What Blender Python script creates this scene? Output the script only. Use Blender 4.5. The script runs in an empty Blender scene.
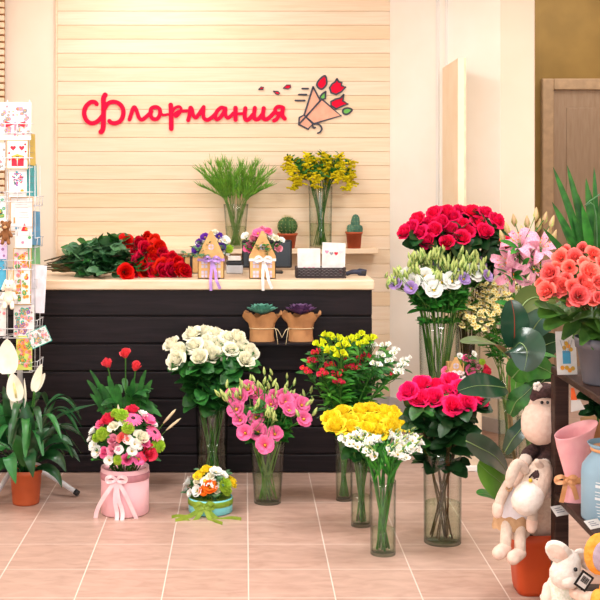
import bpy, math, random
from mathutils import Vector, Matrix, Quaternion
V = Vector
PI = math.pi
rnd = random.Random(7)
sc = bpy.context.scene
COL = sc.collection
F, CX, CY, H = 1208.0, 244.0, 170.0, 1.6        # focal length in pixels, principal point, eye height

def P(px, py, Y):
    return V(((px - CX) * Y / F, Y, H - (py - CY) * Y / F))
def XF(px, Y): return (px - CX) * Y / F
def YF(py): return F * H / (py - CY)             # depth of a floor point seen at py
def jit(a): return rnd.uniform(-a, a)

# ------------------------------------------------------------------ materials
def lin(h):
    if isinstance(h, str):
        h = h.lstrip('#'); c = [int(h[i:i+2], 16) / 255 for i in (0, 2, 4)]
    else:
        c = [x / 255 for x in h]
    return tuple(x / 12.92 if x <= .04045 else ((x + .055) / 1.055) ** 2.4 for x in c) + (1,)

def new_mat(name):
    m = bpy.data.materials.new(name); m.use_nodes = True
    nt = m.node_tree; nt.nodes.clear()
    out = nt.nodes.new('ShaderNodeOutputMaterial')
    return m, nt, out
def N(nt, t, **kw):
    n = nt.nodes.new(t)
    for k, v in kw.items():
        if k.startswith('i_'):
            key = k[2:]
            n.inputs[int(key) if key.isdigit() else key.replace('_', ' ')].default_value = v
        else: setattr(n, k, v)
    return n
def L(nt, a, b): nt.links.new(a, b)
def mathn(nt, op, a, b=None, c=None):
    n = N(nt, 'ShaderNodeMath', operation=op)
    for i, x in enumerate((a, b, c)):
        if x is None: continue
        if isinstance(x, (int, float)): n.inputs[i].default_value = x
        else: L(nt, x, n.inputs[i])
    return n.outputs[0]
def mixc(nt, fac, a, b, blend='MIX'):
    n = N(nt, 'ShaderNodeMix', data_type='RGBA', blend_type=blend)
    for s, x in ((n.inputs[0], fac), (n.inputs[6], a), (n.inputs[7], b)):
        if isinstance(x, (int, float, tuple)): s.default_value = x
        else: L(nt, x, s)
    return n.outputs[2]

def mat(name, c, rough=.5, c2=None, scale=20, trans=0.0, spec=.5, metal=0.0, stretch=(1, 1, 1), bump=0.0, vary=0.0, coat=0.0, detail=3, island=0.0):
    m, nt, out = new_mat(name)
    c = lin(c); c2 = lin(c2) if c2 else tuple(x * .82 for x in c[:3]) + (1,)
    tc = N(nt, 'ShaderNodeTexCoord'); mp = N(nt, 'ShaderNodeMapping'); mp.inputs['Scale'].default_value = stretch
    L(nt, tc.outputs['Object'], mp.inputs[0])
    nz = N(nt, 'ShaderNodeTexNoise', i_Scale=scale, i_Detail=detail); L(nt, mp.outputs[0], nz.inputs['Vector'])
    rmp = N(nt, 'ShaderNodeMapRange', i_1=.35, i_2=.65); L(nt, nz.outputs[0], rmp.inputs[0])
    col = mixc(nt, rmp.outputs[0], c, c2)
    if vary:
        oi = N(nt, 'ShaderNodeObjectInfo')
        hs = N(nt, 'ShaderNodeHueSaturation'); L(nt, col, hs.inputs['Color'])
        L(nt, mathn(nt, 'MULTIPLY_ADD', oi.outputs['Random'], vary, 1 - vary / 2), hs.inputs['Value'])
        L(nt, mathn(nt, 'MULTIPLY_ADD', oi.outputs['Random'], vary * .06, .5 - vary * .03), hs.inputs['Hue'])
        col = hs.outputs[0]
    if island:
        ge = N(nt, 'ShaderNodeNewGeometry'); h2 = N(nt, 'ShaderNodeHueSaturation'); L(nt, col, h2.inputs['Color'])
        L(nt, mathn(nt, 'MULTIPLY_ADD', ge.outputs['Random Per Island'], island, 1 - island * .5), h2.inputs['Value']); col = h2.outputs[0]
    b = N(nt, 'ShaderNodeBsdfPrincipled', i_Roughness=rough, i_Metallic=metal)
    b.inputs['Specular IOR Level'].default_value = spec
    if coat: b.inputs['Coat Weight'].default_value = coat; b.inputs['Coat Roughness'].default_value = .15
    L(nt, col, b.inputs['Base Color'])
    if bump:
        bp = N(nt, 'ShaderNodeBump', i_Strength=bump, i_Distance=.01); L(nt, nz.outputs[0], bp.inputs['Height']); L(nt, bp.outputs[0], b.inputs['Normal'])
    sh = b.outputs[0]
    if trans:
        t = N(nt, 'ShaderNodeBsdfTranslucent'); L(nt, col, t.inputs[0])
        mx = N(nt, 'ShaderNodeMixShader', i_0=trans); L(nt, sh, mx.inputs[1]); L(nt, t.outputs[0], mx.inputs[2]); sh = mx.outputs[0]
    L(nt, sh, out.inputs[0])
    return m

def clear_mat(name, tint, rough=.02, ior=1.35, gain=1.0, edge=(.22, .32, .28, 1)):
    m, nt, out = new_mat(name)
    t = N(nt, 'ShaderNodeBsdfTransparent'); lw2 = N(nt, 'ShaderNodeLayerWeight', i_Blend=.5)
    L(nt, mixc(nt, mathn(nt, 'POWER', lw2.outputs['Facing'], 4.0), tint, edge), t.inputs[0])
    g = N(nt, 'ShaderNodeBsdfGlossy', i_Roughness=rough)
    lw = N(nt, 'ShaderNodeLayerWeight', i_Blend=.5)
    f0 = ((ior - 1) / (ior + 1)) ** 2
    fac = mathn(nt, 'MULTIPLY', mathn(nt, 'MULTIPLY_ADD', mathn(nt, 'POWER', lw.outputs['Facing'], 4.0), .34, f0), gain)
    mx = N(nt, 'ShaderNodeMixShader'); L(nt, fac, mx.inputs[0]); L(nt, t.outputs[0], mx.inputs[1]); L(nt, g.outputs[0], mx.inputs[2])
    L(nt, mx.outputs[0], out.inputs[0])
    return m

def petal(name, c, c2=None, vary=.18): return mat(name, c, .65, c2, 14, .24, .2, vary=vary, island=.24)
def leafm(name, c, c2=None, rough=.42, vary=.25): return mat(name, c, rough, c2, 25, .15, .4, vary=vary, island=.5)

# ------------------------------------------------------------------ mesh builder
class MB:
    def __init__(s): s.v = []; s.f = []; s.m = []; s.s = []
    def add(s, vs, fs, mi=0, smooth=True):
        b = len(s.v); s.v.extend(tuple(x) for x in vs)
        for f in fs: s.f.append(tuple(b + i for i in f)); s.m.append(mi); s.s.append(smooth)
    def mesh(s, name, mats):
        me = bpy.data.meshes.new(name); me.from_pydata(s.v, [], s.f)
        for m in (mats if isinstance(mats, (list, tuple)) else [mats]): me.materials.append(m)
        me.polygons.foreach_set('material_index', s.m); me.polygons.foreach_set('use_smooth', s.s)
        me.update(); return me
    def grid(s, rows, mi=0, close=False, smooth=True):
        n, k = len(rows), len(rows[0]); fs = []
        for i in range(n - 1):
            for j in range(k if close else k - 1):
                a, b = i * k + j, i * k + (j + 1) % k
                fs.append((a, b, b + k, a + k))
        s.add([p for r in rows for p in r], fs, mi, smooth)
    def box(s, lo, hi, mi=0, ch=0.0, M=None, smooth=False):
        lo, hi = V(lo), V(hi); c = (lo + hi) / 2; h = (hi - lo) / 2
        vs, fs = [], []
        if ch <= 0:
            for z in (-1, 1):
                for x, y in ((-1, -1), (1, -1), (1, 1), (-1, 1)): vs.append(c + V((x * h.x, y * h.y, z * h.z)))
            fs = [(3, 2, 1, 0), (4, 5, 6, 7), (0, 1, 5, 4), (1, 2, 6, 5), (2, 3, 7, 6), (3, 0, 4, 7)]
        else:
            ch = min(ch, h.x * .9, h.y * .9, h.z * .9)
            prof = [(-h.z, ch), (-h.z + ch, 0), (h.z - ch, 0), (h.z, ch)]
            for z, i in prof:
                X, Y2 = h.x - i, h.y - i; q = ch
                for x, y in ((-X + q, -Y2), (X - q, -Y2), (X, -Y2 + q), (X, Y2 - q), (X - q, Y2), (-X + q, Y2), (-X, Y2 - q), (-X, -Y2 + q)):
                    vs.append(c + V((x, y, z)))
            fs = [tuple(range(7, -1, -1)), tuple(range(24, 32))]
            for r in range(3):
                for j in range(8):
                    a, b = r * 8 + j, r * 8 + (j + 1) % 8; fs.append((a, b, b + 8, a + 8))
        if M: vs = [M @ v for v in vs]
        s.add(vs, fs, mi, smooth)
    def tube(s, pts, r, sides=6, mi=0, caps=True, smooth=True):
        pts = [V(p) for p in pts]; n = len(pts)
        rr = r if isinstance(r, (list, tuple)) else [r] * n
        t0 = (pts[1] - pts[0]).normalized(); u = t0.orthogonal().normalized(); rows = []
        for i in range(n):
            t = (pts[min(i + 1, n - 1)] - pts[max(i - 1, 0)]).normalized()
            u = (u - t * u.dot(t)); u = u.normalized() if u.length > 1e-6 else t.orthogonal().normalized()
            w = t.cross(u)
            rows.append([pts[i] + (u * math.cos(2 * PI * k / sides) + w * math.sin(2 * PI * k / sides)) * rr[i] for k in range(sides)])
        b = len(s.v); s.grid(rows, mi, True, smooth)
        if caps:
            s.f.append(tuple(b + k for k in range(sides - 1, -1, -1))); s.m.append(mi); s.s.append(False)
            e = b + (n - 1) * sides; s.f.append(tuple(e + k for k in range(sides))); s.m.append(mi); s.s.append(False)
    def lathe(s, prof, c=(0, 0, 0), n=32, mi=0, smooth=True, M=None, sq=0.0):
        """prof [(r, z)] revolved round z; sq > 0 squares the section"""
        c = V(c); rows = []
        for r, z in prof:
            row = []
            for k in range(n):
                a = 2 * PI * k / n; q = 1.0
                if sq: q = 1 / max(abs(math.cos(a)) ** sq + abs(math.sin(a)) ** sq, 1e-6) ** (1 / sq)
                p = c + V((r * q * math.cos(a), r * q * math.sin(a), z)); row.append(M @ p if M else p)
            rows.append(row)
        s.grid(rows, mi, True, smooth)
        b = len(s.v) - n * len(rows)
        if prof[0][0] > 1e-6: s.f.append(tuple(b + k for k in range(n - 1, -1, -1))); s.m.append(mi); s.s.append(False)
        if prof[-1][0] > 1e-6: e = b + (len(rows) - 1) * n; s.f.append(tuple(e + k for k in range(n))); s.m.append(mi); s.s.append(False)
    def ell(s, c, r, mi=0, M=None, n=16, k=10):
        c = V(c); r = V(r) if not isinstance(r, (int, float)) else V((r, r, r)); rows = []
        for i in range(k + 1):
            t = PI * i / k
            row = []
            for j in range(n):
                a = 2 * PI * j / n
                p = V((r.x * math.sin(t) * math.cos(a), r.y * math.sin(t) * math.sin(a), -r.z * math.cos(t)))
                row.append(c + (M @ p if M else p))
            rows.append(row)
        s.grid(rows, mi, True)
    def prism(s, poly, d0, d1, mi=0, Mx=None):
        """poly of (x, z) extruded along y from d0 to d1"""
        n = len(poly); vs = [V((x, d0, z)) for x, z in poly] + [V((x, d1, z)) for x, z in poly]
        if Mx: vs = [Mx @ v for v in vs]
        fs = [tuple(range(n)), tuple(range(2 * n - 1, n - 1, -1))] + [(i + n, (i + 1) % n + n, (i + 1) % n, i) for i in range(n)]
        s.add(vs, fs, mi, False)
    def leaf(s, pts, w, up=V((0, 0, 1)), fold=.25, prof=None, mi=0, wave=0.0, across=2):
        """a leaf, petal or strap along pts; w its half width"""
        n = len(pts); rows = []
        for i in range(n):
            t = (pts[min(i + 1, n - 1)] - pts[max(i - 1, 0)]).normalized()
            side = t.cross(up)
            if side.length < 1e-4: side = t.orthogonal()
            side.normalize(); nor = side.cross(t).normalized()
            v = i / (n - 1); ww = w * (prof(v) if prof else math.sin(PI * min(1, (v * .93 + .04))) ** .75)
            row = []
            for j in range(-across, across + 1):
                q = j / across
                row.append(pts[i] + side * (q * ww) + nor * (abs(q) ** 1.4 * ww * fold + wave * ww * math.sin(v * 14 + j)))
            rows.append(row)
        s.grid(rows, mi)

def cat(pts, k=4):
    pts = [V(p) for p in pts]; out = []
    for i in range(len(pts) - 1):
        p0, p1, p2, p3 = pts[max(i - 1, 0)], pts[i], pts[i + 1], pts[min(i + 2, len(pts) - 1)]
        for j in range(k):
            t = j / k
            out.append(.5 * ((2 * p1) + (p2 - p0) * t + (2 * p0 - 5 * p1 + 4 * p2 - p3) * t * t + (3 * p1 - p0 - 3 * p2 + p3) * t ** 3))
    out.append(pts[-1]); return out

# ------------------------------------------------------------------ objects
def tag(o, label=None, cat_=None, group=None, kind=None):
    if label: o['label'] = label
    if cat_: o['category'] = cat_
    if group: o['group'] = group
    if kind: o['kind'] = kind
    return o
def thing(name, label, cat_, loc, group=None):
    o = bpy.data.objects.new(name, None); o.empty_display_size = .05; COL.objects.link(o); o.location = V(loc)
    return tag(o, label, cat_, group)
def wloc(o):
    l = V(o.location)
    while o.parent: o = o.parent; l = l + V(o.location)
    return l
def part(name, mb, mats, root=None, M=None, label=None):
    """mb holds world coordinates (or M places local ones); it becomes one mesh object under root (an unrotated Empty or mesh)"""
    me = mb.mesh(name, mats) if isinstance(mb, MB) else mb
    o = bpy.data.objects.new(name, me); COL.objects.link(o)
    if root is not None:
        o.parent = root; M = Matrix.Translation(-wloc(root)) @ (M or Matrix())
    if M: o.matrix_basis = M
    if label: o['label'] = label
    return o
def sub(name, mb, mats, parent_obj, base):
    """a sub-part: mb in world coordinates, parent_obj an unrotated part whose own mesh is offset by -base"""
    return part(name, mb, mats, parent_obj)
def single(name, mb, mats, label, cat_, group=None, M=None):
    o = part(name, mb, mats, None, M); return tag(o, label, cat_, group)
def struct(name, mb, mats, root=None):
    o = part(name, mb, mats, root)
    if root is None: o['kind'] = 'structure'
    return o
def aim(loc, d, s=1.0, roll=None):
    d = V(d).normalized(); q = d.to_track_quat('Z', 'Y')
    R = q.to_matrix().to_4x4() @ Matrix.Rotation(rnd.uniform(0, 2 * PI) if roll is None else roll, 4, 'Z')
    S = Matrix.Diagonal((s, s, s, 1)) if isinstance(s, (int, float)) else Matrix.Diagonal((*s, 1))
    return Matrix.Translation(loc) @ R @ S
# ------------------------------------------------------------------ colours and materials
M = {}
M['red'] = petal('red_petal', 'e8082c', 'bc0424', .3)
M['crimson'] = petal('crimson_petal', 'ff2468', 'f2145a', .15)
M['magenta'] = petal('magenta_petal', 'ff2e7c', 'f6186c', .15)
M['white'] = petal('cream_petal', 'fffdf0', 'fbf8dc', .05)
M['purewhite'] = petal('white_petal', 'ffffff', 'f4f6ee', .06)
M['yellow'] = petal('yellow_petal', 'fff044', 'ffe026', .1)
M['gold'] = petal('golden_tuft', 'f0dc1e', 'd8c814', .2)
M['pink'] = petal('pink_petal', 'fb62a4', 'f88cbc', .2)
M['palepink'] = petal('pale_pink_petal', 'fab8cc', 'f590b0', .2)
M['lilac'] = petal('lilac_petal', 'b48ade', 'd0b4ea', .2)
M['purple'] = petal('purple_petal', '6a2cae', '4c1a8c', .2)
M['coral'] = petal('coral_petal', 'ff8e84', 'fa6c68', .2)
M['orange'] = petal('orange_petal', 'ff8a1e', 'f46a10', .2)
M['lime'] = petal('lime_petal', 'b8d84a', 'a2c83a', .2)
M['bud'] = petal('pale_green_bud', 'dde6a0', 'b4cc66', .2)
M['lily'] = petal('lily_petal', 'f093bb', 'f9c8da', .15)
M['acid'] = petal('acid_yellow_petal', 'e6ea28', 'cede1c', .2)
M['cherry'] = petal('cherry_petal', 'fa4a64', 'e42a4a', .2)
M['leaf'] = leafm('rose_leaf', '357a30', '1f5224')
M['darkleaf'] = leafm('dark_leaf', '1d4a24', '123618')
M['midleaf'] = leafm('mid_green_leaf', '3c8a30', '2a6c26')
M['brightleaf'] = leafm('bright_leaf', '5aa63a', '3f8c2c')
M['greyleaf'] = leafm('grey_green_leaf', '5d8a5e', '3f6c48')
M['stem'] = leafm('green_stem', '4c8632', '3a6e28')
M['palestem'] = leafm('pale_stem', '7aa04a', '5c8a3c')
M['brownstem'] = leafm('brown_stem', '5e4a2a', '47401f')
M['grass'] = leafm('fine_grass', '86b840', '64a034')
M['core'] = mat('flower_core', 'e8c83a', .7, 'c89a20', 60)
M['dark'] = mat('dark_core', '3a1420', .8)
M['glass'] = clear_mat('clear_glass', (.955, .972, .962, 1), .015, 1.5)
M['water'] = clear_mat('vase_water', (.90, .945, .87, 1), .03, 1.25, 1.0, (.6, .72, .55, 1))

# ------------------------------------------------------------------ bloom meshes: axis +Z, radius about 1
def rose_mesh(name, m, seed, n=22, open_=1.0):
    r = random.Random(seed); b = MB(); NU, NV = 5, 6
    for i in range(n):
        t = i / (n - 1); a0 = i * 2.4 + r.uniform(-.25, .25)
        rb = .07 + .72 * t ** .8; span = 1.1 - .38 * t; hh = 1.28 - .34 * t + r.uniform(-.07, .07)
        curl = open_ * t ** 1.5 * r.uniform(.45, .95); rows = []
        for k in range(NV):
            v = k / (NV - 1); row = []
            rr = rb * (.3 + .7 * math.sin(min(1, v * 1.15) * PI / 2)) + curl * max(0, v - .5) ** 1.4 * 1.05
            z = -.62 + hh * v - curl * max(0, v - .66) ** 1.5 * 2.2
            for j in range(NU):
                u = j / (NU - 1) * 2 - 1; w = span * (1 - .35 * max(0, v - .6) ** 1.2 * 2)
                row.append((math.cos(a0 + u * w) * rr * (1 - .06 * u * u), math.sin(a0 + u * w) * rr * (1 - .06 * u * u), z - .17 * u * u * v * v + .03 * math.sin(u * 6 + i)))
            rows.append(row)
        b.grid(rows)
    return b.mesh(name, m)

def ruffled_mesh(name, m, seed, n=9, cup=.75, core=True):
    r = random.Random(seed); b = MB()
    for i in range(n):
        a0 = i * 2 * PI / n * (2 if n > 7 else 1) + r.uniform(-.2, .2) + (.5 if i > n / 2 else 0); inner = i >= n * .55
        sc_ = .72 if inner else 1.0; c = cup * (1.3 if inner else 1); rows = []
        for k in range(6):
            v = k / 5; rr = .08 + sc_ * .95 * v ** 1.05; z = -.45 + c * v ** .7 * .95 - .12 * max(0, v - .8) * 4
            w = (.35 + .45 * math.sin(v * PI * .62)); row = []
            for j in range(6):
                u = j / 5 * 2 - 1
                row.append((math.cos(a0 + u * w) * rr * (1 - .12 * abs(u) ** 3 * v), math.sin(a0 + u * w) * rr * (1 - .12 * abs(u) ** 3 * v), z + .09 * v * v * math.sin(u * 7 + i * 2) - .06 * u * u))
            rows.append(row)
        b.grid(rows)
    if core: b.ell((0, 0, -.15), (.17, .17, .28), 1, n=8, k=5)
    return b.mesh(name, [m, M['core']])

def daisy_mesh(name, m, core, n=18, layers=2, rc=.26, droop=.12, wide=.13):
    b = MB(); r = random.Random(n)
    for l in range(layers):
        for i in range(n):
            a = 2 * PI * (i + l * .5) / n + r.uniform(-.06, .06); ln = 1 - .22 * l; d = V((math.cos(a), math.sin(a), 0))
            pts = [d * (.1 + (ln - .1) * v) + V((0, 0, .1 * l + .12 * math.sin(v * 2.4) - droop * v * v)) for v in (0, .35, .7, 1)]
            b.leaf(pts, wide, fold=.2, prof=lambda v: (.55, 1, 1, .35)[int(round(v * 3))], across=1)
    b.ell((0, 0, .1), (rc, rc, .13), 1, n=12, k=6)
    return b.mesh(name, [m, core])

def pompon_mesh(name, m, seed, n=60):
    r = random.Random(seed); b = MB()
    for i in range(n):
        z = 1 - 1.5 * (i + .5) / n; a = i * 2.4; q = math.sqrt(max(0, 1 - z * z)); d = V((q * math.cos(a), q * math.sin(a), z)).normalized()
        pts = [d * .25, d * .7 + V((0, 0, .05)), d * r.uniform(.9, 1.05)]
        b.leaf(pts, .24, up=V((0, 0, 1)) if abs(d.z) < .9 else V((1, 0, 0)), fold=.3, prof=lambda v: (.5, 1, .8)[int(round(v * 2))], across=1)
    b.ell((0, 0, 0), .6, n=10, k=6)
    return b.mesh(name, m)

def trumpet_mesh(name, m, n=6, flare=.9, throat=None):
    b = MB()
    for i in range(n):
        a = 2 * PI * i / n; k = .85 if i % 2 else 1; d = V((math.cos(a), math.sin(a), 0)); rows = []
        pts = [d * .06 + V((0, 0, -1)), d * .2 + V((0, 0, -.4)), d * .42 * k + V((0, 0, .1)), d * .72 * flare * k + V((0, 0, .38)), d * 1.0 * flare * k + V((0, 0, .42))]
        b.leaf(pts, .36, up=d if True else None, fold=.15, prof=lambda v: (.25, .5, .9, 1, .25)[int(round(v * 4))], across=1)
    b.ell((0, 0, -.1), (.14, .14, .35), 1, n=6, k=4)
    return b.mesh(name, [m, throat or M['core']])

def lily_mesh(name):
    b = MB()
    for i in range(6):
        a = 2 * PI * i / 6; d = V((math.cos(a), math.sin(a), 0))
        pts = [d * .05 + V((0, 0, -.7)), d * .2 + V((0, 0, -.25)), d * .5 + V((0, 0, .1)), d * .85 + V((0, 0, .2)), d * 1.12 + V((0, 0, .02)), d * 1.22 + V((0, 0, -.2))]
        b.leaf(pts, .27 if i % 2 else .2, up=V((0, 0, 1)), fold=.25, prof=lambda v: (.3, .6, 1, .95, .55, .1)[int(round(v * 5))])
        b.tube([V((0, 0, -.4)), d * .18 + V((0, 0, .3)), d * .3 + V((0, 0, .62))], .018, 4, 1)
        b.ell(d * .3 + V((0, 0, .64)), (.07, .03, .03), 2, n=6, k=4)
    return b.mesh(name, [M['lily'], M['bud'], M['orange']])

def bud_mesh(name, m, tip=None):
    b = MB(); b.lathe([(.05, -1), (.26, -.7), (.36, -.2), (.27, .35), (.1, .85), (0, 1)], n=8)
    for i in range(3):
        a = 2 * PI * i / 3; d = V((math.cos(a), math.sin(a), 0))
        b.leaf([d * .1 + V((0, 0, -.95)), d * .4 + V((0, 0, -.3)), d * .36 + V((0, 0, .3))], .14, up=d, fold=.1, mi=1, across=1)
    return b.mesh(name, [m, M['palestem'] if tip is None else tip])

def sepal_mb(b, p, d, r, mi=0):
    d = V(d).normalized(); o = d.orthogonal().normalized(); w = d.cross(o)
    for i in range(5):
        a = 2 * PI * i / 5; q = o * math.cos(a) + w * math.sin(a)
        b.leaf([p - d * r * .62, p - d * r * .6 + q * r * .45, p - d * r * .25 + q * r * .85], r * .16, up=d, fold=.1, mi=mi, across=1)
    b.ell(p - d * r * .68, r * .25, mi, n=6, k=4)

BL = {}
for nm in ('red', 'crimson', 'magenta', 'white', 'yellow'):
    BL[nm] = [rose_mesh(nm + '_rose_bloom', M[nm], 10 * k + len(nm), 22, .75 + .2 * k) for k in range(3)]
BL['pinkrose'] = [rose_mesh('pink_rose_bloom', M['pink'], 3), rose_mesh('pale_pink_rose_bloom', M['palepink'], 4)]
BL['coralrose'] = [rose_mesh('coral_bloom', M['coral'], 30 + k, 20, 1.1) for k in range(3)]
BL['lisi'] = [ruffled_mesh('pink_lisianthus_bloom', M['pink'], 5 + k, 9 + k, .75 + .1 * k) for k in range(3)]
BL['eustw'] = [ruffled_mesh('white_lisianthus_bloom', M['purewhite'], 15 + k, 9, .8) for k in range(2)]
BL['eustl'] = [ruffled_mesh('lilac_lisianthus_bloom', M['lilac'], 25, 9, .85)]
BL['budw'] = [bud_mesh('green_flower_bud', M['bud'])]
BL['gerb'] = [daisy_mesh('pink_gerbera_bloom', M['pink'], M['dark'], 20)]
BL['daisy'] = [daisy_mesh('daisy_bloom', M['purewhite'], M['core'], 12, 1, .36, .15, .2)]
BL['lime'] = [pompon_mesh('lime_pompon_bloom', M['lime'], 2)]
BL['yrose'] = BL['yellow']
BL['orange'] = [ruffled_mesh('orange_bloom', M['orange'], 35, 9, .9)]
BL['purple'] = [ruffled_mesh('purple_bloom', M['purple'], 36, 9, .8)]
BL['whiteruf'] = BL['eustw']
BL['redruf'] = [rose_mesh('cherry_red_bloom', M['cherry'], 38, 20)]
BL['fre'] = [trumpet_mesh('white_freesia_floret', M['purewhite'])]
BL['acid'] = [trumpet_mesh('yellow_alstroemeria_floret', M['acid'], 6, .8)]
BL['cherry'] = [trumpet_mesh('red_alstroemeria_floret', M['cherry'], 6, .7, M['acid'])]
BL['alw'] = [trumpet_mesh('white_alstroemeria_floret', M['purewhite'], 6, .75, M['acid'])]
BL['lily'] = [lily_mesh('pink_lily_bloom')]
BL['lilybud'] = [bud_mesh('lily_bud', petal('lily_bud_skin', 'eeb0a4', 'c4cc78'), M['bud'])]

# ------------------------------------------------------------------ vases, stems, leaves
def vase(px, Y, base_py, top_py, wb, wt, label, water=.35, belly=None, name='glass_vase', z0=None, lip=0.0):
    """wb, wt widths in pixels at foot and rim; returns a record of the vase"""
    k = Y / F; z0 = 0.0 if z0 is None else z0
    x = XF(px, Y); h = (base_py - top_py) * k; rb, rt = wb / 2 * k, wt / 2 * k
    R = lambda v: rb + (rt - rb) * v ** 1.4 + (belly or 0) * math.sin(PI * v) + lip * max(0, v - .9) * 10
    th = .004; n = 9
    outer = [(R(i / n), z0 + h * i / n) for i in range(n + 1)]
    inner = [(R(i / n) - th, z0 + max(.012, h * i / n)) for i in range(n, -1, -1)]
    t = thing(name, label, 'vase', (x, Y, z0))
    b = MB(); b.lathe([(rb * .9, z0 + .001)] + outer + inner + [(0.0, z0 + .012)], (x, Y, 0), 40); part('glass', b, M['glass'], t)
    if water:
        w = MB(); w.lathe([(rb - th - .002, z0 + .014)] + [(R(v) - th - .0015, z0 + h * v) for v in (water * .3, water * .6, water)], (x, Y, 0), 32); part('water', w, M['water'], t)
    return dict(x=x, y=Y, z=z0, h=h, rb=rb - .012, rt=rt - .012, k=k)

def stem_path(v, head, cross=.6, r2=None):
    hx, hy = head.x - v['x'], head.y - v['y']; d = math.hypot(hx, hy) or 1e-3
    a = math.atan2(hy, hx) + jit(.5)
    lean = min(1, d / max(v['rt'] * 1.3, .03)) * rnd.uniform(.7, 1)
    rim = V((v['x'] + math.cos(a) * v['rt'] * lean, v['y'] + math.sin(a) * v['rt'] * lean, v['z'] + v['h']))
    q = rnd.uniform(.3, 1) * cross
    a2 = a + jit(1.3); q = rnd.uniform(.15, 1.0) * max(cross, .9); base = V((v['x'] - math.cos(a2) * v['rb'] * q, v['y'] - math.sin(a2) * v['rb'] * q, v['z'] + .02))
    mid = rim.lerp(head, .55) + V((0, 0, .04 * (head - rim).length)) - V((hx, hy, 0)) * .06
    return [base, rim, mid, head]

def add_leaf(b, p, d, ln, w, mi=0, droop=.25, fold=.25, seg=5):
    d = (V(d) + V((0, 0, jit(.45)))).normalized(); pts = [p + d * ln * v + V((0, 0, -droop * ln * v * v)) for v in [i / (seg - 1) for i in range(seg)]]
    b.leaf(pts, w, up=V((jit(.9), -rnd.uniform(0, 1.3), 1)), fold=fold, mi=mi, across=1)

def cut_flower(name, label, cat_, group, v, head, bloom, r, stem_m='stem', leaf_m='leaf', nleaf=5, leaf=(.06, .02), lrange=(.35, .92), sr=.0032, face=None, sepals=True, leaf_up=.2, extras=(), path=None):
    """one stem with its bloom(s); extras: [(part name, mesh, point, radius, direction)]"""
    head = V(head); pts = cat(path or stem_path(v, head), 5); n = len(pts)
    t = thing(name, label, cat_, pts[0], group)
    d = (pts[-1] - pts[-3]).normalized() if face is None else V(face).normalized()
    b = MB(); b.tube(pts, sr, 5)
    if sepals: sepal_mb(b, head, d, r)
    for nm, me, p, rr, dd in extras:
        i = min(range(n), key=lambda i: (pts[i] - V(p)).length + (0 if pts[i].z < p[2] - .015 else .3)); i = max(1, i - 1)
        a = pts[i]; e = V(p); b.tube(cat([a, a.lerp(e, .5) + V((0, 0, -.01)), e], 3), sr * .6, 4)
    part('stem', b, M[stem_m], t)
    if bloom is not None: part('bloom', rnd.choice(bloom), None, t, aim(head, d, r))
    for nm, me, p, rr, dd in extras: part(nm, rnd.choice(me), None, t, aim(V(p), dd, rr))
    if nleaf:
        b = MB()
        for i in range(nleaf):
            u = rnd.uniform(*lrange); j = int(u * (n - 1)); p = pts[j]; a = rnd.uniform(0, 2 * PI)
            add_leaf(b, p, (math.cos(a), math.sin(a), leaf_up + jit(.25)), leaf[0] * rnd.uniform(.75, 1.2), leaf[1] * rnd.uniform(.8, 1.2))
        part('foliage', b, M[leaf_m], t)
    return t

def face_dir(v, head, up=1.0, out=2.2, cam=.25):
    d = V(((head.x - v['x']) * out, (head.y - v['y']) * out - cam, up)); return d.normalized()
# ------------------------------------------------------------------ the room
def wood_wall_mat():
    m, nt, out = new_mat('pale_pine')
    tc = N(nt, 'ShaderNodeTexCoord'); g = N(nt, 'ShaderNodeNewGeometry')
    mp = N(nt, 'ShaderNodeMapping'); mp.inputs['Scale'].default_value = (1.2, 1, 22); L(nt, tc.outputs['Object'], mp.inputs[0])
    off = N(nt, 'ShaderNodeVectorMath', operation='MULTIPLY_ADD'); cx = N(nt, 'ShaderNodeCombineXYZ')
    L(nt, mathn(nt, 'MULTIPLY', g.outputs['Random Per Island'], 37.0), cx.inputs[0]); L(nt, mathn(nt, 'MULTIPLY', g.outputs['Random Per Island'], 91.0), cx.inputs[2])
    ad = N(nt, 'ShaderNodeVectorMath', operation='ADD'); L(nt, mp.outputs[0], ad.inputs[0]); L(nt, cx.outputs[0], ad.inputs[1])
    nz = N(nt, 'ShaderNodeTexNoise', i_Scale=2.2, i_Detail=5, i_Distortion=.8); L(nt, ad.outputs[0], nz.inputs['Vector'])
    r = N(nt, 'ShaderNodeMapRange', i_1=.38, i_2=.66); L(nt, nz.outputs[0], r.inputs[0])
    col = mixc(nt, r.outputs[0], lin('fae2c2'), lin('f0cda2'))
    tint = mixc(nt, g.outputs['Random Per Island'], lin('faeada'), lin('f3d6b2'))
    col = mixc(nt, .55, col, tint)
    b = N(nt, 'ShaderNodeBsdfPrincipled', i_Roughness=.55); L(nt, col, b.inputs['Base Color']); L(nt, b.outputs[0], out.inputs[0])
    return m
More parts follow.
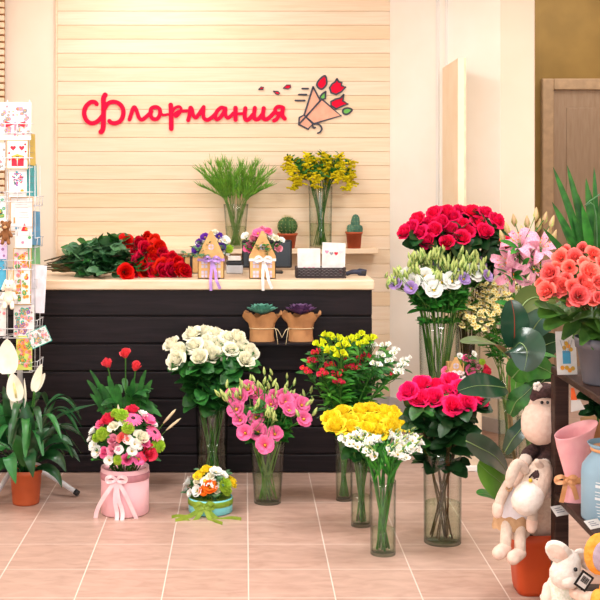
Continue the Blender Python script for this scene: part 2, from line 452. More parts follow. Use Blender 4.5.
def dark_wood_mat(name, c1, c2, rough=.45):
    m, nt, out = new_mat(name)
    tc = N(nt, 'ShaderNodeTexCoord'); g = N(nt, 'ShaderNodeNewGeometry')
    mp = N(nt, 'ShaderNodeMapping'); mp.inputs['Scale'].default_value = (1.5, 8, 26); L(nt, tc.outputs['Object'], mp.inputs[0])
    cx = N(nt, 'ShaderNodeCombineXYZ'); L(nt, mathn(nt, 'MULTIPLY', g.outputs['Random Per Island'], 53.0), cx.inputs[0])
    ad = N(nt, 'ShaderNodeVectorMath', operation='ADD'); L(nt, mp.outputs[0], ad.inputs[0]); L(nt, cx.outputs[0], ad.inputs[1])
    nz = N(nt, 'ShaderNodeTexNoise', i_Scale=2, i_Detail=5, i_Distortion=1.0); L(nt, ad.outputs[0], nz.inputs['Vector'])
    r = N(nt, 'ShaderNodeMapRange', i_1=.35, i_2=.7); L(nt, nz.outputs[0], r.inputs[0])
    col = mixc(nt, r.outputs[0], lin(c1), lin(c2))
    b = N(nt, 'ShaderNodeBsdfPrincipled', i_Roughness=rough); L(nt, col, b.inputs['Base Color'])
    b.inputs['Specular IOR Level'].default_value = .22
    bp = N(nt, 'ShaderNodeBump', i_Strength=.15, i_Distance=.004); L(nt, nz.outputs[0], bp.inputs['Height']); L(nt, bp.outputs[0], b.inputs['Normal'])
    L(nt, b.outputs[0], out.inputs[0]); return m
def tile_mat():
    m, nt, out = new_mat('beige_floor_tile')
    T, X0, Y0, G = .3247, .0172, 4.517, .0032
    tc = N(nt, 'ShaderNodeTexCoord'); sp = N(nt, 'ShaderNodeSeparateXYZ'); L(nt, tc.outputs['Object'], sp.inputs[0])
    ds, ids = [], []
    for o, x0 in ((sp.outputs[0], X0), (sp.outputs[1], Y0)):
        q = mathn(nt, 'DIVIDE', mathn(nt, 'SUBTRACT', o, x0), T); ids.append(mathn(nt, 'FLOOR', q))
        f = mathn(nt, 'FRACT', q); ds.append(mathn(nt, 'MINIMUM', f, mathn(nt, 'SUBTRACT', 1.0, f)))
    d = mathn(nt, 'MINIMUM', ds[0], ds[1])
    mask = N(nt, 'ShaderNodeMapRange', i_1=G / T * .45, i_2=G / T, i_3=1.0, i_4=0.0); L(nt, d, mask.inputs[0])
    cx = N(nt, 'ShaderNodeCombineXYZ'); L(nt, ids[0], cx.inputs[0]); L(nt, ids[1], cx.inputs[1])
    wn = N(nt, 'ShaderNodeTexWhiteNoise', noise_dimensions='3D'); L(nt, cx.outputs[0], wn.inputs[0])
    nz = N(nt, 'ShaderNodeTexNoise', i_Scale=9, i_Detail=6, i_Distortion=.6)
    mp = N(nt, 'ShaderNodeMapping'); mp.inputs['Scale'].default_value = (1, 2.2, 1); L(nt, tc.outputs['Object'], mp.inputs[0]); L(nt, mp.outputs[0], nz.inputs['Vector'])
    r = N(nt, 'ShaderNodeMapRange', i_1=.3, i_2=.72); L(nt, nz.outputs[0], r.inputs[0])
    tile = mixc(nt, r.outputs[0], lin('c4a293'), lin('ac897a'))
    tile = mixc(nt, mathn(nt, 'MULTIPLY', wn.outputs[0], .25), tile, lin('c8afa3'))
    col = mixc(nt, mask.outputs[0], tile, lin('e4d2c8'))
    b = N(nt, 'ShaderNodeBsdfPrincipled', i_Roughness=.36); L(nt, col, b.inputs['Base Color']); b.inputs['Specular IOR Level'].default_value = .5
    L(nt, mathn(nt, 'MULTIPLY_ADD', r.outputs[0], .1, .32), b.inputs['Roughness'])
    bp = N(nt, 'ShaderNodeBump', i_Strength=.3, i_Distance=.002); L(nt, mathn(nt, 'SUBTRACT', 1.0, mask.outputs[0]), bp.inputs['Height']); L(nt, bp.outputs[0], b.inputs['Normal'])
    L(nt, b.outputs[0], out.inputs[0]); return m

R = {}
R['cream'] = mat('cream_paint', 'faecdb', .7, 'f8e8d4', 3)
R['cream2'] = mat('shaded_cream_paint', 'f3e4d2', .7, 'f0e0cc', 3)  # pillar cream, darkened to paint in its less lit face
R['white'] = mat('white_paint', 'f4f1ee', .5, 'efece8', 5)
R['ceil'] = mat('ceiling_paint', 'f6f2ea', .8)
R['taupe'] = mat('dim_brown_paint', '8c6c30', .7, '806228', 4)  # brown wall colour, deepened to stand for the weaker light there
R['doorp'] = mat('dim_taupe_door', '9c8168', .5, '92765c', 6, stretch=(8, 8, 1))  # taupe with the passage's dimness mixed into the colour
R['skirt'] = mat('grey_baseboard', 'd6d3d6', .45, 'c8c6cb', 8)
R['pine'] = wood_wall_mat()
R['espresso'] = dark_wood_mat('espresso_wood', '0f0a0e', '21181d', .5)
R['shelfwood'] = dark_wood_mat('dark_shelf_wood', '2c1c18', '44302a', .5)
R['gap'] = mat('dark_backing', '1a1213', .8)  # plain dark brown behind the boards and under the basket
R['top'] = mat('pale_countertop', 'e8d2b8', .4, 'dec2a2', 3, stretch=(1.5, 12, 12))
BACK, LX, RX, FRONT = 8.095, -2.6, 2.95, -1.6

b = MB(); b.box((-3, FRONT - 1, -.1), (3.4, 9.4, 0)); struct('floor', b, tile_mat())
b = MB(); b.box((-3, FRONT - .1, 3.15), (3.4, 9.4, 3.25)); struct('ceiling', b, R['ceil'])
b = MB(); b.box((LX - .1, FRONT, 0), (LX, 9.3, 3.15)); struct('wall_left', b, R['cream'])
b = MB(); b.box((RX, FRONT, 0), (RX + .1, 9.3, 3.15)); struct('wall_right', b, R['cream'])
# back wall: cream plaster, with the pine boarding in front of it
A0 = V((.978, BACK, 0)); A1 = V((1.556, 7.343, 0))
b = MB(); b.box((LX, BACK + .022, 0), (A0.x, BACK + .14, 3.15)); struct('wall_back', b, R['cream'])
b = MB()
xl, xr = XF(57.5, BACK), XF(390, BACK)
bh = 14.05 * BACK / F; z = H - (250 - CY) * BACK / F - 14 * bh
while z < 3.12:
    b.box((xl, BACK, z + .0008), (xr, BACK + .02, z + bh - .0008), 0, .0026); z += bh
b.box((xl, BACK + .012, .06), (xr, BACK + .021, 3.14), 1)
struct('wall_boarding_back', b, [R['pine'], mat('orange_tan_seam', 'dcae78', .8)]).name = 'wall_back_boards'  # orange-tan backing shows between the boards
b = MB(); b.box((xl - .012, BACK - .004, 0), (xl, BACK + .022, 3.14)); struct('trim_1', b, R['pine'])
# slatted wood beside the cream strip, at the frame's edge
b = MB(); z = 1.0
xs = XF(3.2, BACK - .1)
while z < 3.1:
    b.box((LX + .02, BACK - .08, z), (xs, BACK - .05, z + .034), 0, .004); z += .0455
b.box((LX + .02, BACK - .045, .9), (xs - .01, BACK + .01, 3.12), 1)
struct('trim_2', b, [R['pine'], mat('slat_backing', 'a8682c', .8)])
# the angled wall and the pillar
def slab_along(b, p, q, z0, z1, t, mi=0, front=0.0):
    d = (q - p).normalized(); n = V((-d.y, d.x, 0))
    if n.y < 0: n = -n
    vs = []
    for z in (z0, z1):
        for w in (p - n * front, q - n * front, q + n * t, p + n * t): vs.append(w + V((0, 0, z)))
    b.add(vs, [(3, 2, 1, 0), (4, 5, 6, 7), (0, 1, 5, 4), (1, 2, 6, 5), (2, 3, 7, 6), (3, 0, 4, 7)], mi, False)
def on_angle(px):
    u = (px - CX) / F; d = A1 - A0; t = (A0.x - u * A0.y) / (u * d.y - d.x); return A0 + d * t
b = MB(); slab_along(b, A0, A1, 0, 3.15, .14); struct('wall_angled', b, mat('lit_cream_paint', 'fffaf2', .7, 'fdf5ea', 3))  # cream lightened so the wall looks brightly lit despite its angle
b = MB()
for a, c in ((437, 439.6), (446.2, 448)):
    slab_along(b, on_angle(a), on_angle(c), .1, 3.14, .01, 0, .012)
struct('trim_3', b, R['white'])
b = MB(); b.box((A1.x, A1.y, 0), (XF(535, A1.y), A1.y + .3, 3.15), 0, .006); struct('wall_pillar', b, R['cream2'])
b = MB(); slab_along(b, A0 + (A0 - A1) * .02, A1, 0, .082, .01, 0, .016); b.box((xl, BACK - .016, 0), (A0.x, BACK + .01, .082)); b.box((A1.x, A1.y - .016, 0), (XF(535, A1.y), A1.y, .082)); struct('baseboard_back', b, R['skirt'])
# aluminium threshold strip in the floor
p, q = P(380, 444, YF(444)), P(520, 483, YF(483)); p.z = q.z = 0
b = MB(); slab_along(b, p, q, -.001, .006, .018, 0, .018); struct('trim_4', b, mat('aluminium_strip', 'e4e4e6', .35, spec=.6))
# passage on the right: brown wall with a taupe door, its dimness partly painted in
b = MB(); b.box((1.7, 9.2, 0), (RX, 9.3, 3.15)); struct('wall_passage', b, R['taupe'])
b = MB(); b.box((XF(535, A1.y), A1.y + .05, 2.78), (RX, A1.y + .3, 3.15)); struct('beam_light_blocker', b, R['taupe'])  # unseen header, added to keep room light out of the passage
dx0, dx1, dz = XF(541, 9.18), XF(541, 9.18) + 1.0, H + 91 * 9.18 / F
e = bpy.data.objects.new('door_1', None); COL.objects.link(e); e.location = ((dx0 + dx1) / 2, 9.17, 0); e['kind'] = 'structure'
b = MB(); fw = .085
b.box((dx0, 9.13, 0), (dx0 + fw, 9.2, dz), 0, .006); b.box((dx1 - fw, 9.13, 0), (dx1, 9.2, dz), 0, .006); b.box((dx0 + fw, 9.13, dz - fw), (dx1 - fw, 9.2, dz), 0, .006)
part('door_frame', b, mat('taupe_frame', 'b0906e', .5), e)
b = MB(); b.box((dx0 + fw, 9.155, .005), (dx1 - fw, 9.195, dz - fw), 0, .004)
for (za, zb) in ((.15, .95), (1.05, dz - .22)):
    b.box((dx0 + fw + .1, 9.148, za), (dx1 - fw - .1, 9.158, zb), 0, .003)
part('door_panel', b, R['doorp'], e)
# door leaf standing ajar at the angled wall
h0, h1 = P(448, 68, 7.68), P(464, 58, 7.0); h0.z = h1.z = 0
e = bpy.data.objects.new('door_2', None); COL.objects.link(e); e.location = h0; e['kind'] = 'structure'
zt = H + 102 * 7.68 / F
b = MB(); d = (h1 - h0)
slab_along(b, h0, h1, .01, zt, .035); part('door_leaf', b, mat('cream_door', 'fbe8cc', .5, 'f6dfc0', 4), e)
b = MB()
def q(t): return h0 + d * t
slab_along(b, q(0), q(.07), .01, zt, 0, 0, .012); slab_along(b, q(.93), q(1), .01, zt, 0, 0, .012); slab_along(b, q(.07), q(.93), zt - .07, zt, 0, 0, .012)
part('door_frame', b, mat('pale_edge', 'f1dcb8', .5), e)

# ------------------------------------------------------------------ counter
CF = 6.38; ZT = H - (280 - CY) * 6.36 / F
root = thing('counter', 'dark brown boarded shop counter with a pale top standing on the tiles', 'counter', (-.5, CF + .28, 0))
x0, x1 = -2.0, XF(372, CF)
b = MB(); zz = H - (289.5 - CY) * CF / F; ph = 27.6 * CF / F; k = 0
z = zz
while z > .02:
    b.box((x0, CF, max(z - ph + .009, .004)), (x1, CF + .025, z), 0, .004); z -= ph
b.box((x0, CF + .018, .004), (x1, CF + .03, zz), 1)
part('front_boards', b, [R['espresso'], R['gap']], root)
b = MB(); b.box((x1 - .03, CF + .03, .004), (x1, CF + .56, zz)); b.box((x0, CF + .03, .004), (x0 + .03, CF + .56, zz)); b.box((x0, CF + .54, .004), (x1, CF + .56, zz))
part('carcass', b, R['espresso'], root)
b = MB(); b.box((x0, CF - .025, zz), (XF(374, CF), CF + .6, ZT), 0, .006); part('countertop', b, R['top'], root)
LY = CF - .14; lz = H - (343 - CY) * (LY + .0) / F
b = MB(); b.box((XF(240, LY), LY, lz - .016), (XF(318, LY), CF + .004, lz), 0, .003); part('ledge', b, R['espresso'], root)
CT = ZT

# ------------------------------------------------------------------ wall shelf
SY = 7.92; SZ = H - (248.5 - CY) * SY / F
t = thing('wall_shelf', 'long pale wooden shelf fixed to the boarded wall behind the counter', 'shelf', (-.2, BACK, SZ - .02))
b = MB(); b.box((XF(60, SY), SY - .02, SZ - .034), (XF(378, SY), BACK - .002, SZ), 0, .003); part('shelf_board', b, R['pine'], t)
b = MB()
for px in (110, 230, 350):
    b.box((XF(px, SY), SY + .03, SZ - .13), (XF(px, SY) + .02, BACK - .002, SZ - .034))
part('bracket', b, R['pine'], t) if False else None
for px in ():
    b = MB(); b.box((XF(px, SY), SY + .06, SZ - .12), (XF(px, SY) + .02, BACK - .002, SZ - .034), 0, .003); part('bracket', b, R['pine'], t)

# ------------------------------------------------------------------ the painted-wood lettering and emblem on the boards
SGY = BACK - .001
R['sign'] = mat('raspberry_lettering', 'f80f45', .8, 'f40d42', 8, spec=.2)
R['outline'] = mat('charcoal_outline', '3d3d4e', .6)
R['peach'] = mat('peach_fill', 'fcb89c', .6)
R['signred'] = mat('red_fill', 'f80f3c', .8, spec=.2)
R['signgreen'] = mat('green_fill', '74cf5c', .6)
def S2(px, py): return V(((px - CX) * SGY / F, H - (py - CY) * SGY / F))
depth_n = [0]
def stroke(b, pts, w, mi=0, smooth=True, d=.012):
    """a flat raised stroke through (px, py) points, w px wide, with round ends"""
    p3 = [V((a.x, 0, a.y)) for a in [S2(*p) for p in pts]]
    p3 = cat(p3, 6) if smooth and len(p3) > 2 else p3
    hw = w / 2 * SGY / F; n = len(p3); lft, rgt = [], []
    for i in range(n):
        t = (p3[min(i + 1, n - 1)] - p3[max(i - 1, 0)]).normalized(); s = V((-t.z, 0, t.x)) * hw
        lft.append(p3[i] + s); rgt.append(p3[i] - s)
    disc = []
    def cap(c, t, a0):
        a = math.atan2(t.z, t.x); return [c + V((math.cos(a + a0 + PI * k / 6), 0, math.sin(a + a0 + PI * k / 6))) * hw for k in range(1, 6)]
    te = (p3[-1] - p3[-2]).normalized(); ts = (p3[0] - p3[1]).normalized()
    depth_n[0] += 1; dd = SGY - d - (depth_n[0] % 7) * .0003
    rows = [[V((a.x, dd, a.z)), V((c.x, dd, c.z))] for a, c in zip(lft, rgt)]
    b.grid(rows, mi, smooth=False)
    for n_, c in enumerate(p3): b.add([V((c.x + math.cos(2 * PI * i / 14) * hw, dd - .0003 - n_ * 4e-5, c.z + math.sin(2 * PI * i / 14) * hw)) for i in range(14)], [tuple(range(14))], mi, False)
    rim = rgt + cap(p3[-1], te, -PI / 2) + lft[::-1] + cap(p3[0], ts, -PI / 2)
    for c, e0, e1, cp in ((p3[-1], rgt[-1], lft[-1], cap(p3[-1], te, -PI / 2)), (p3[0], lft[0], rgt[0], cap(p3[0], ts, -PI / 2))):
        poly = [e0] + cp + [e1]; b.add([V((v.x, dd, v.z)) for v in poly], [tuple(range(len(poly)))], mi, False)
    m = len(rim); b.add([V((v.x, dd, v.z)) for v in rim] + [V((v.x, SGY, v.z)) for v in rim], [(i, (i + 1) % m, (i + 1) % m + m, i + m) for i in range(m)], mi, False)
def zr(ox, oy, s, pts): return [(ox + x / s, oy + y / s) for x, y in pts]
r1 = lambda *p: zr(76, 80, 7.5, p); r2 = lambda *p: zr(146, 80, 7.5, p); r3 = lambda *p: zr(216, 80, 7.5, p); r4 = lambda *p: zr(290, 70, 8.571, p)
letters = [
 [(r1((220, 112), (207, 140), (208, 200), (207, 270), (206, 340), (200, 375), (188, 390)), 4.9), (r1((156, 180), (140, 166), (110, 168), (75, 200), (62, 250), (80, 302), (120, 325), (165, 308), (205, 262)), 4.3), (r1((215, 215), (240, 178), (280, 164), (325, 178), (352, 215), (355, 260), (335, 305), (298, 324), (265, 320), (252, 308)), 4.3)],
 [(r1((402, 297), (415, 255), (428, 215), (441, 205), (455, 232), (472, 280), (492, 298), (520, 282), (560, 245)), 3.8)],
 [(r2((35, 250), (40, 215), (75, 203), (104, 222), (104, 262), (82, 292), (50, 290), (35, 262), (40, 235)), 3.9), (r2((105, 240), (128, 262), (165, 258)), 2.6)],
 [(r2((186, 188), (189, 240), (190, 365)), 4.7), (r2((195, 250), (212, 215), (245, 200), (263, 215), (252, 250), (225, 275), (218, 255), (245, 236), (280, 234), (318, 232)), 2.9)],
 [(r2((316, 302), (326, 265), (333, 210), (345, 222), (354, 262), (374, 282), (396, 258), (430, 208), (432, 210), (429, 255), (437, 288), (462, 300), (500, 276), (520, 255)), 3.9)],
 [(r3((68, 215), (40, 208), (8, 235), (-6, 275), (8, 296), (35, 278), (64, 232)), 3.9), (r3((72, 212), (72, 262), (86, 284), (106, 275), (132, 248)), 3.6)],
 [(r3((146, 210), (147, 298)), 4.5), (r3((150, 254), (218, 252)), 2.8), (r3((220, 212), (215, 265), (222, 296), (245, 296), (275, 262)), 4.2)],
 [(r3((291, 210), (285, 262), (292, 292), (318, 292), (350, 255)), 4.2), (r3((358, 212), (352, 262), (360, 292), (385, 292), (415, 268), (440, 240)), 4.2)],
 [(r3((498, 205), (465, 200), (443, 222), (455, 250), (495, 246)), 3.7), (r3((503, 210), (497, 262), (515, 290)), 4.2), (r3((475, 254), (458, 290), (435, 304)), 4.0)],
]
c0 = S2(185, 115)
t = thing('shop_sign_lettering', 'raspberry pink handwriting-style shop name mounted on the boarded wall', 'sign', (c0.x, SGY, c0.y))
for st in letters:
    b = MB()
    for pts, w in st: stroke(b, pts, w)
    part('letter', b, R['sign'], t)
def fill(b, pts, mi, d):
    p = [S2(*q_) for q_ in pts]; ar = sum(p[i].x * p[(i + 1) % len(p)].y - p[(i + 1) % len(p)].x * p[i].y for i in range(len(p)))
    if ar < 0: p = p[::-1]
    b.prism([(a.x, a.y) for a in p], SGY - d, SGY, mi)
def closed_smooth(pts, k=4):
    n = len(pts); ext = [pts[-1]] + list(pts) + [pts[0], pts[1]]
    o = cat([V((a, c, 0)) for a, c in ext], k); o = o[k:-k]; return [(v.x, v.y) for v in o]
def piece(name, pts, fillm, t, smooth=True, w=1.7):
    b = MB(); q_ = closed_smooth(pts) if smooth else list(pts)
    fill(b, q_, 0, .006); stroke(b, q_ + [q_[0]], w, 1, False, .009); return part(name, b, [fillm, R['outline']], t)
c0 = S2(325, 105)
t = thing('bouquet_emblem', 'flat outlined emblem of red tulips in a peach paper cone on the boards', 'sign', (c0.x, SGY, c0.y))
b = MB()
polys = [r4((197, 145), (258, 262), (140, 398), (122, 385)), r4((272, 250), (435, 392), (205, 460), (138, 400)), r4((80, 408), (120, 386), (195, 462), (155, 507), (75, 467))]
for po in polys: fill(b, po, 0, .006)
for po in polys: stroke(b, po + [po[0]], 1.7, 1, False, .009)
stroke(b, r4((272, 250), (75, 467)), 1.7, 1, False, .009)
part('paper_cone', b, [R['peach'], R['outline']], t)
piece('tulip', r4((300, 50), (313, 120), (270, 165), (230, 132), (248, 88)), R['signred'], t)
piece('tulip', r4((402, 76), (418, 104), (442, 108), (440, 135), (474, 148), (440, 186), (395, 210), (352, 195), (340, 152), (362, 118), (385, 104)), R['signred'], t, False)
piece('tulip', r4((459, 212), (452, 265), (494, 292), (440, 312), (395, 335), (352, 305), (350, 272), (390, 250), (432, 240)), R['signred'], t, False)
piece('leaf', r4((305, 186), (302, 245), (272, 252), (255, 235), (275, 206)), R['signgreen'], t, False)
piece('leaf', r4((530, 340), (492, 326), (456, 340), (456, 370), (486, 380), (515, 362)), R['signgreen'], t)
for ln in (((105, 160), (155, 160)), ((75, 211), (140, 211)), ((46, 262), (125, 262))):
    b = MB(); stroke(b, r4(*ln), 1.7, 0, False, .009); part('speed_line', b, R['outline'], t)
b = MB(); stroke(b, r4((205, 462), (245, 466), (272, 500), (258, 532), (238, 541)), 1.7, 0, True, .009); stroke(b, r4((192, 472), (200, 495), (215, 494)), 1.7, 0, True, .009); part('tie_end', b, R['outline'], t)
piece('falling_petal', r3((320, 72), (338, 52), (356, 55), (352, 72)), R['signred'], t, False, 1.0)
piece('falling_petal', r3((430, 84), (465, 86), (478, 100), (468, 110), (450, 104)), R['signred'], t, False, 1.0)
piece('falling_petal', r3((505, 62), (530, 38), (558, 38), (560, 55), (540, 68)), R['signred'], t, False, 1.0)

# ------------------------------------------------------------------ light: daylight from the shop window behind the camera, ceiling panels, an added passage fill, sky
w = bpy.data.worlds.new('daylight'); sc.world = w; w.use_nodes = True
w.node_tree.nodes['Background'].inputs[0].default_value = (.9, .95, 1, 1); w.node_tree.nodes['Background'].inputs[1].default_value = .7
def area(name, loc, rot, sx, sy, e, c=(1, 1, 1)):
    l = bpy.data.lights.new(name, 'AREA'); l.shape = 'RECTANGLE'; l.size, l.size_y = sx, sy; l.energy = e; l.color = c
    o = bpy.data.objects.new(name, l); COL.objects.link(o); o.location = loc; o.rotation_euler = rot; return o
area('window_daylight', (0, -1.5, 1.7), (PI / 2, 0, 0), 5.0, 2.6, 70, (.96, .985, 1))
for i, (x, y, e) in enumerate(((-1.2, 2.4, 50), (1.2, 2.4, 50), (-1.2, 5.0, 42), (1.3, 5.2, 46), (-.6, 7.3, 12), (2.4, 8.5, 13))):  # last entry: unseen lamp added to brighten the passage
    area('ceiling_and_fill_lamp', (x, y, 3.12), (0, 0, 0), .9, .6, e, (1, .985, .965))
cd = bpy.data.cameras.new('camera'); cam = bpy.data.objects.new('camera', cd); COL.objects.link(cam); sc.camera = cam
cam.location = (0, 0, H); cam.rotation_euler = (PI / 2, 0, 0); cd.sensor_width = 36; cd.lens = 36 * F / 600; cd.shift_x = (300 - CX) / 600; cd.shift_y = -(300 - CY) / 600
cd.clip_start = .05; cd.clip_end = 60
vs_ = sc.view_settings; sc.display_settings.display_device = 'sRGB'; vs_.view_transform = 'Standard'; vs_.look = 'None'; vs_.gamma = 1; vs_.use_curve_mapping = False; vs_.exposure = 0.24
sc.cycles.transparent_max_bounces = 32; sc.cycles.use_denoising = True; sc.cycles.max_bounces = 8
# ------------------------------------------------------------------ cut flowers standing in the floor vases
def heads3(lst, Yc, spread, k=None):
    """(px, py) centres -> points; what shows lower in the bunch stands nearer"""
    ys = [p[1] for p in lst]; m = (min(ys) + max(ys)) / 2; h = max(1, (max(ys) - min(ys)) / 2)
    return [P(p[0], p[1], Yc - spread * (p[1] - m) / h + jit(spread * .25)) for p in lst]

# white roses beside the counter front
v = vase(212, 6.13, 485, 404, 30, 33, 'tall clear glass vase of white roses against the dark counter front', .55)
for h in heads3([(171, 344), (179, 351), (175, 360), (192, 333), (204, 331), (216, 333), (194, 345), (206, 349), (199, 357), (218, 344), (228, 337), (238, 336), (231, 349), (241, 345), (250, 352), (246, 359), (213, 354), (223, 352), (207, 341)], 6.13, .1):
    cut_flower('white_rose', 'creamy white rose in the tall glass vase against the dark counter front', 'flower', 'white roses by the counter', v, h, BL['white'], .054 + jit(.005), 'stem', rnd.choice(['leaf', 'leaf', 'darkleaf']), 17, (.1, .036), (.35, .93), .0035, face_dir(v, h, .6, 2.5, .45))

# magenta roses in the wide cylinder
v = vase(442.5, 5.2, 541, 447, 37, 38, 'clear glass cylinder vase of magenta roses standing on the tiles', .42)
for h in heads3([(408, 391), (421, 383), (420, 398), (433, 397), (452, 380), (449, 393), (453, 405), (467, 402), (481, 396), (474, 387), (437, 386), (462, 388)], 5.2, .09):
    cut_flower('magenta_rose', 'bright magenta rose in the wide glass cylinder vase on the floor', 'flower', 'magenta roses in the cylinder vase', v, h, BL['magenta'], .053 + jit(.004), 'brownstem', rnd.choice(['darkleaf', 'darkleaf', 'leaf']), 20, (.09, .034), (.27, .93), .0035, face_dir(v, h, .6, 2.5, .5))

# crimson roses at the back
v = vase(468, 6.86, 452, 300, 22, 26, 'tall glass vase of crimson roses standing by the angled wall', .4)
for h in heads3([(404, 232), (417, 219), (427, 241), (434, 212), (430, 222), (434, 230), (446, 211), (458, 210), (453, 216), (450, 230), (462, 224), (462, 237), (447, 242), (472, 211), (486, 212), (479, 222), (485, 231), (497, 220), (506, 243), (411, 227), (468, 231), (441, 222), (420, 232)], 6.84, .1):
    cut_flower('crimson_rose', 'deep crimson pink rose in the tallest bunch by the angled wall', 'flower', 'crimson roses by the angled wall', v, h, BL['crimson'], .056 + jit(.006), 'brownstem', 'darkleaf', 18, (.12, .038), (.45, .95), .004, face_dir(v, h, .55, 2.2, .5))

# white and lilac lisianthus
v = vase(439, 6.66, 460, 322, 36, 40, 'very tall glass vase of white and lilac lisianthus', .5)
wh = [(431, 284), (442, 282), (434, 290), (407, 276), (412, 282), (444, 265), (474, 273), (452, 281), (425, 276), (463, 268)]
li = [(396, 283), (464, 279), (487, 276), (431, 264), (411, 288), (481, 263)]
bd = [(393, 276), (399, 268), (405, 262), (411, 258), (418, 254), (424, 260), (438, 254), (448, 257), (456, 252), (466, 258), (474, 262), (484, 268), (491, 273), (402, 273), (417, 267), (437, 272), (459, 264), (470, 270), (421, 250), (462, 250), (430, 257), (446, 249), (478, 256), (389, 281)]
def lisi(lst, kind, nm, lab, grp, Yc, sp, r, buds, lf):
    for h in heads3(lst, Yc, sp):
        near = sorted(buds, key=lambda q_: (P(q_[0], q_[1], h.y) - h).length)[:3]; ex = []
        for q_ in near[:2]:
            p = P(q_[0] + jit(4), q_[1] + jit(4), h.y + jit(.03)); ex.append(('bud', BL['budw'], p, .024 * r / .04, (p - h).normalized() + V((0, 0, 1))))
        cut_flower(nm, lab, 'flower', grp, v, h, BL[kind], r * rnd.uniform(.9, 1.1), 'palestem', lf, 18, (.06, .0115), (.36, .72), .0028, face_dir(v, h, .5, 2.2, .7), True, .6, ex)
lisi(wh, 'eustw', 'white_lisianthus', 'white lisianthus with green buds in the very tall vase', 'white lisianthus in the tall vase', 6.60, .1, .052, bd, 'midleaf')
lisi(li, 'eustl', 'lilac_lisianthus', 'lilac lisianthus bloom with green buds in the very tall vase', 'lilac lisianthus in the tall vase', 6.62, .1, .04, bd, 'midleaf')

def bud_stems(n, x0, x1, y0, y1, Yc, r, lf, nm, lab, grp, nb=5):
    for i in range(n):
        h = P(x0 + (x1 - x0) * (i + .5) / n + jit(3), rnd.uniform(y0, y1) + abs((i + .5) / n - .5) * 18, Yc + jit(.09)); ex = []
        for j in range(nb):
            p = h + V((jit(.05), jit(.04), rnd.uniform(-.04, .045))); ex.append(('bud', BL['budw'], p, r * rnd.uniform(.7, 1.2), V((jit(.5), jit(.4), 1))))
        cut_flower(nm, lab, 'flower', grp, v, h, BL['budw'], r * 1.1, 'stem', lf, 22, (.06, .0115), (.36, .7), .0032, (jit(.3), -.1, 1), False, .6, ex)
bud_stems(26, 392, 486, 252, 272, 6.66, .027, 'midleaf', 'lisianthus_bud_stem', 'stem of pale green lisianthus buds above the white blooms in the very tall vase', 'lisianthus bud stems in the tall vase', 6)

# pink lisianthus in the flared vase
v = vase(267.5, 5.82, 502, 440, 27, 37, 'flared clear glass vase of pink lisianthus on the tiles', .45)
pk = [(236, 409), (240, 420), (245, 433), (258, 432), (275, 434), (265, 445), (256, 417), (248, 389), (255, 392), (240, 397), (274, 397), (283, 396), (271, 404), (289, 410), (296, 402), (304, 419), (302, 405), (232, 396), (262, 402), (286, 402)]
bd = [(221, 396), (234, 383), (259, 376), (265, 372), (269, 382), (276, 388), (280, 380), (285, 380), (290, 381), (299, 380), (289, 390), (256, 405), (269, 410), (273, 415), (309, 400), (312, 408), (250, 384), (262, 390), (226, 394), (295, 411), (241, 386), (245, 378)]
lisi(pk, 'lisi', 'pink_lisianthus', 'pink ruffled lisianthus with pale buds in the flared vase', 'pink lisianthus in the flared vase', 5.76, .12, .041, bd, 'midleaf')
bud_stems(9, 222, 310, 378, 392, 5.83, .02, 'midleaf', 'lisianthus_bud_stem', 'stem of pale lisianthus buds among the pink blooms in the flared vase', 'lisianthus bud stems in the flared vase', 4)

# alstroemeria
v = vase(344, 5.86, 501, 436, 16, 19, 'narrow glass vase of alstroemeria half hidden by the yellow roses', .6)
def alst(lst, kind, nm, lab, grp, r):
    for h in heads3(lst, 5.86, .1):
        ex = []
        for i in range(5):
            a = i * 1.25 + jit(.3); d = V((math.cos(a) * .8, math.sin(a) * .8 - .25, .7)); p = h + V((math.cos(a), math.sin(a), jit(.5) + .3)) * r * 1.05
            ex.append(('bloom', BL[kind], p, r * rnd.uniform(.85, 1.1), d))
        t = cut_flower(nm, lab, 'flower', grp, v, h, None, r, 'stem', rnd.choice(['midleaf', 'leaf', 'brightleaf']), 24, (.08, .0088), (.45, 1.0), .0035, None, False, .55, ex)
alst([(320, 345), (328, 337), (337, 338), (331, 350), (343, 346), (350, 340), (361, 336), (371, 340), (362, 344), (341, 354)], 'acid', 'yellow_alstroemeria', 'yellow green alstroemeria spray at the top of the mixed bunch', 'yellow alstroemeria', .021)
alst([(312, 362), (322, 374), (306, 371), (316, 353), (330, 366), (337, 374), (348, 360), (350, 369), (362, 360), (365, 356), (357, 368), (339, 382), (396, 374)], 'cherry', 'red_alstroemeria', 'cherry red alstroemeria spray above the yellow roses', 'red alstroemeria', .019)
alst([(372, 345), (381, 356), (390, 360), (402, 366), (385, 346), (394, 352), (376, 365), (399, 372), (406, 360)], 'alw', 'white_alstroemeria', 'small white alstroemeria spray in front of the cream wall', 'white alstroemeria', .018)

# yellow roses
v = vase(361, 5.44, 525, 458, 20, 22, 'clear glass vase of yellow roses between the two narrow vases', .45)
for h in heads3([(331, 417), (336, 425), (342, 411), (348, 421), (361, 410), (359, 421), (372, 409), (372, 421), (384, 411), (383, 421), (396, 419), (391, 427), (366, 430), (403, 423), (378, 431), (352, 428), (393, 412)], 5.42, .1):
    cut_flower('yellow_rose', 'golden yellow rose in the bunch behind the white freesias', 'flower', 'yellow roses', v, h, BL['yellow'], .052 + jit(.005), 'stem', 'leaf', 8, (.065, .028), (.36, .75), .0033, face_dir(v, h, .9, 2.0, .35))

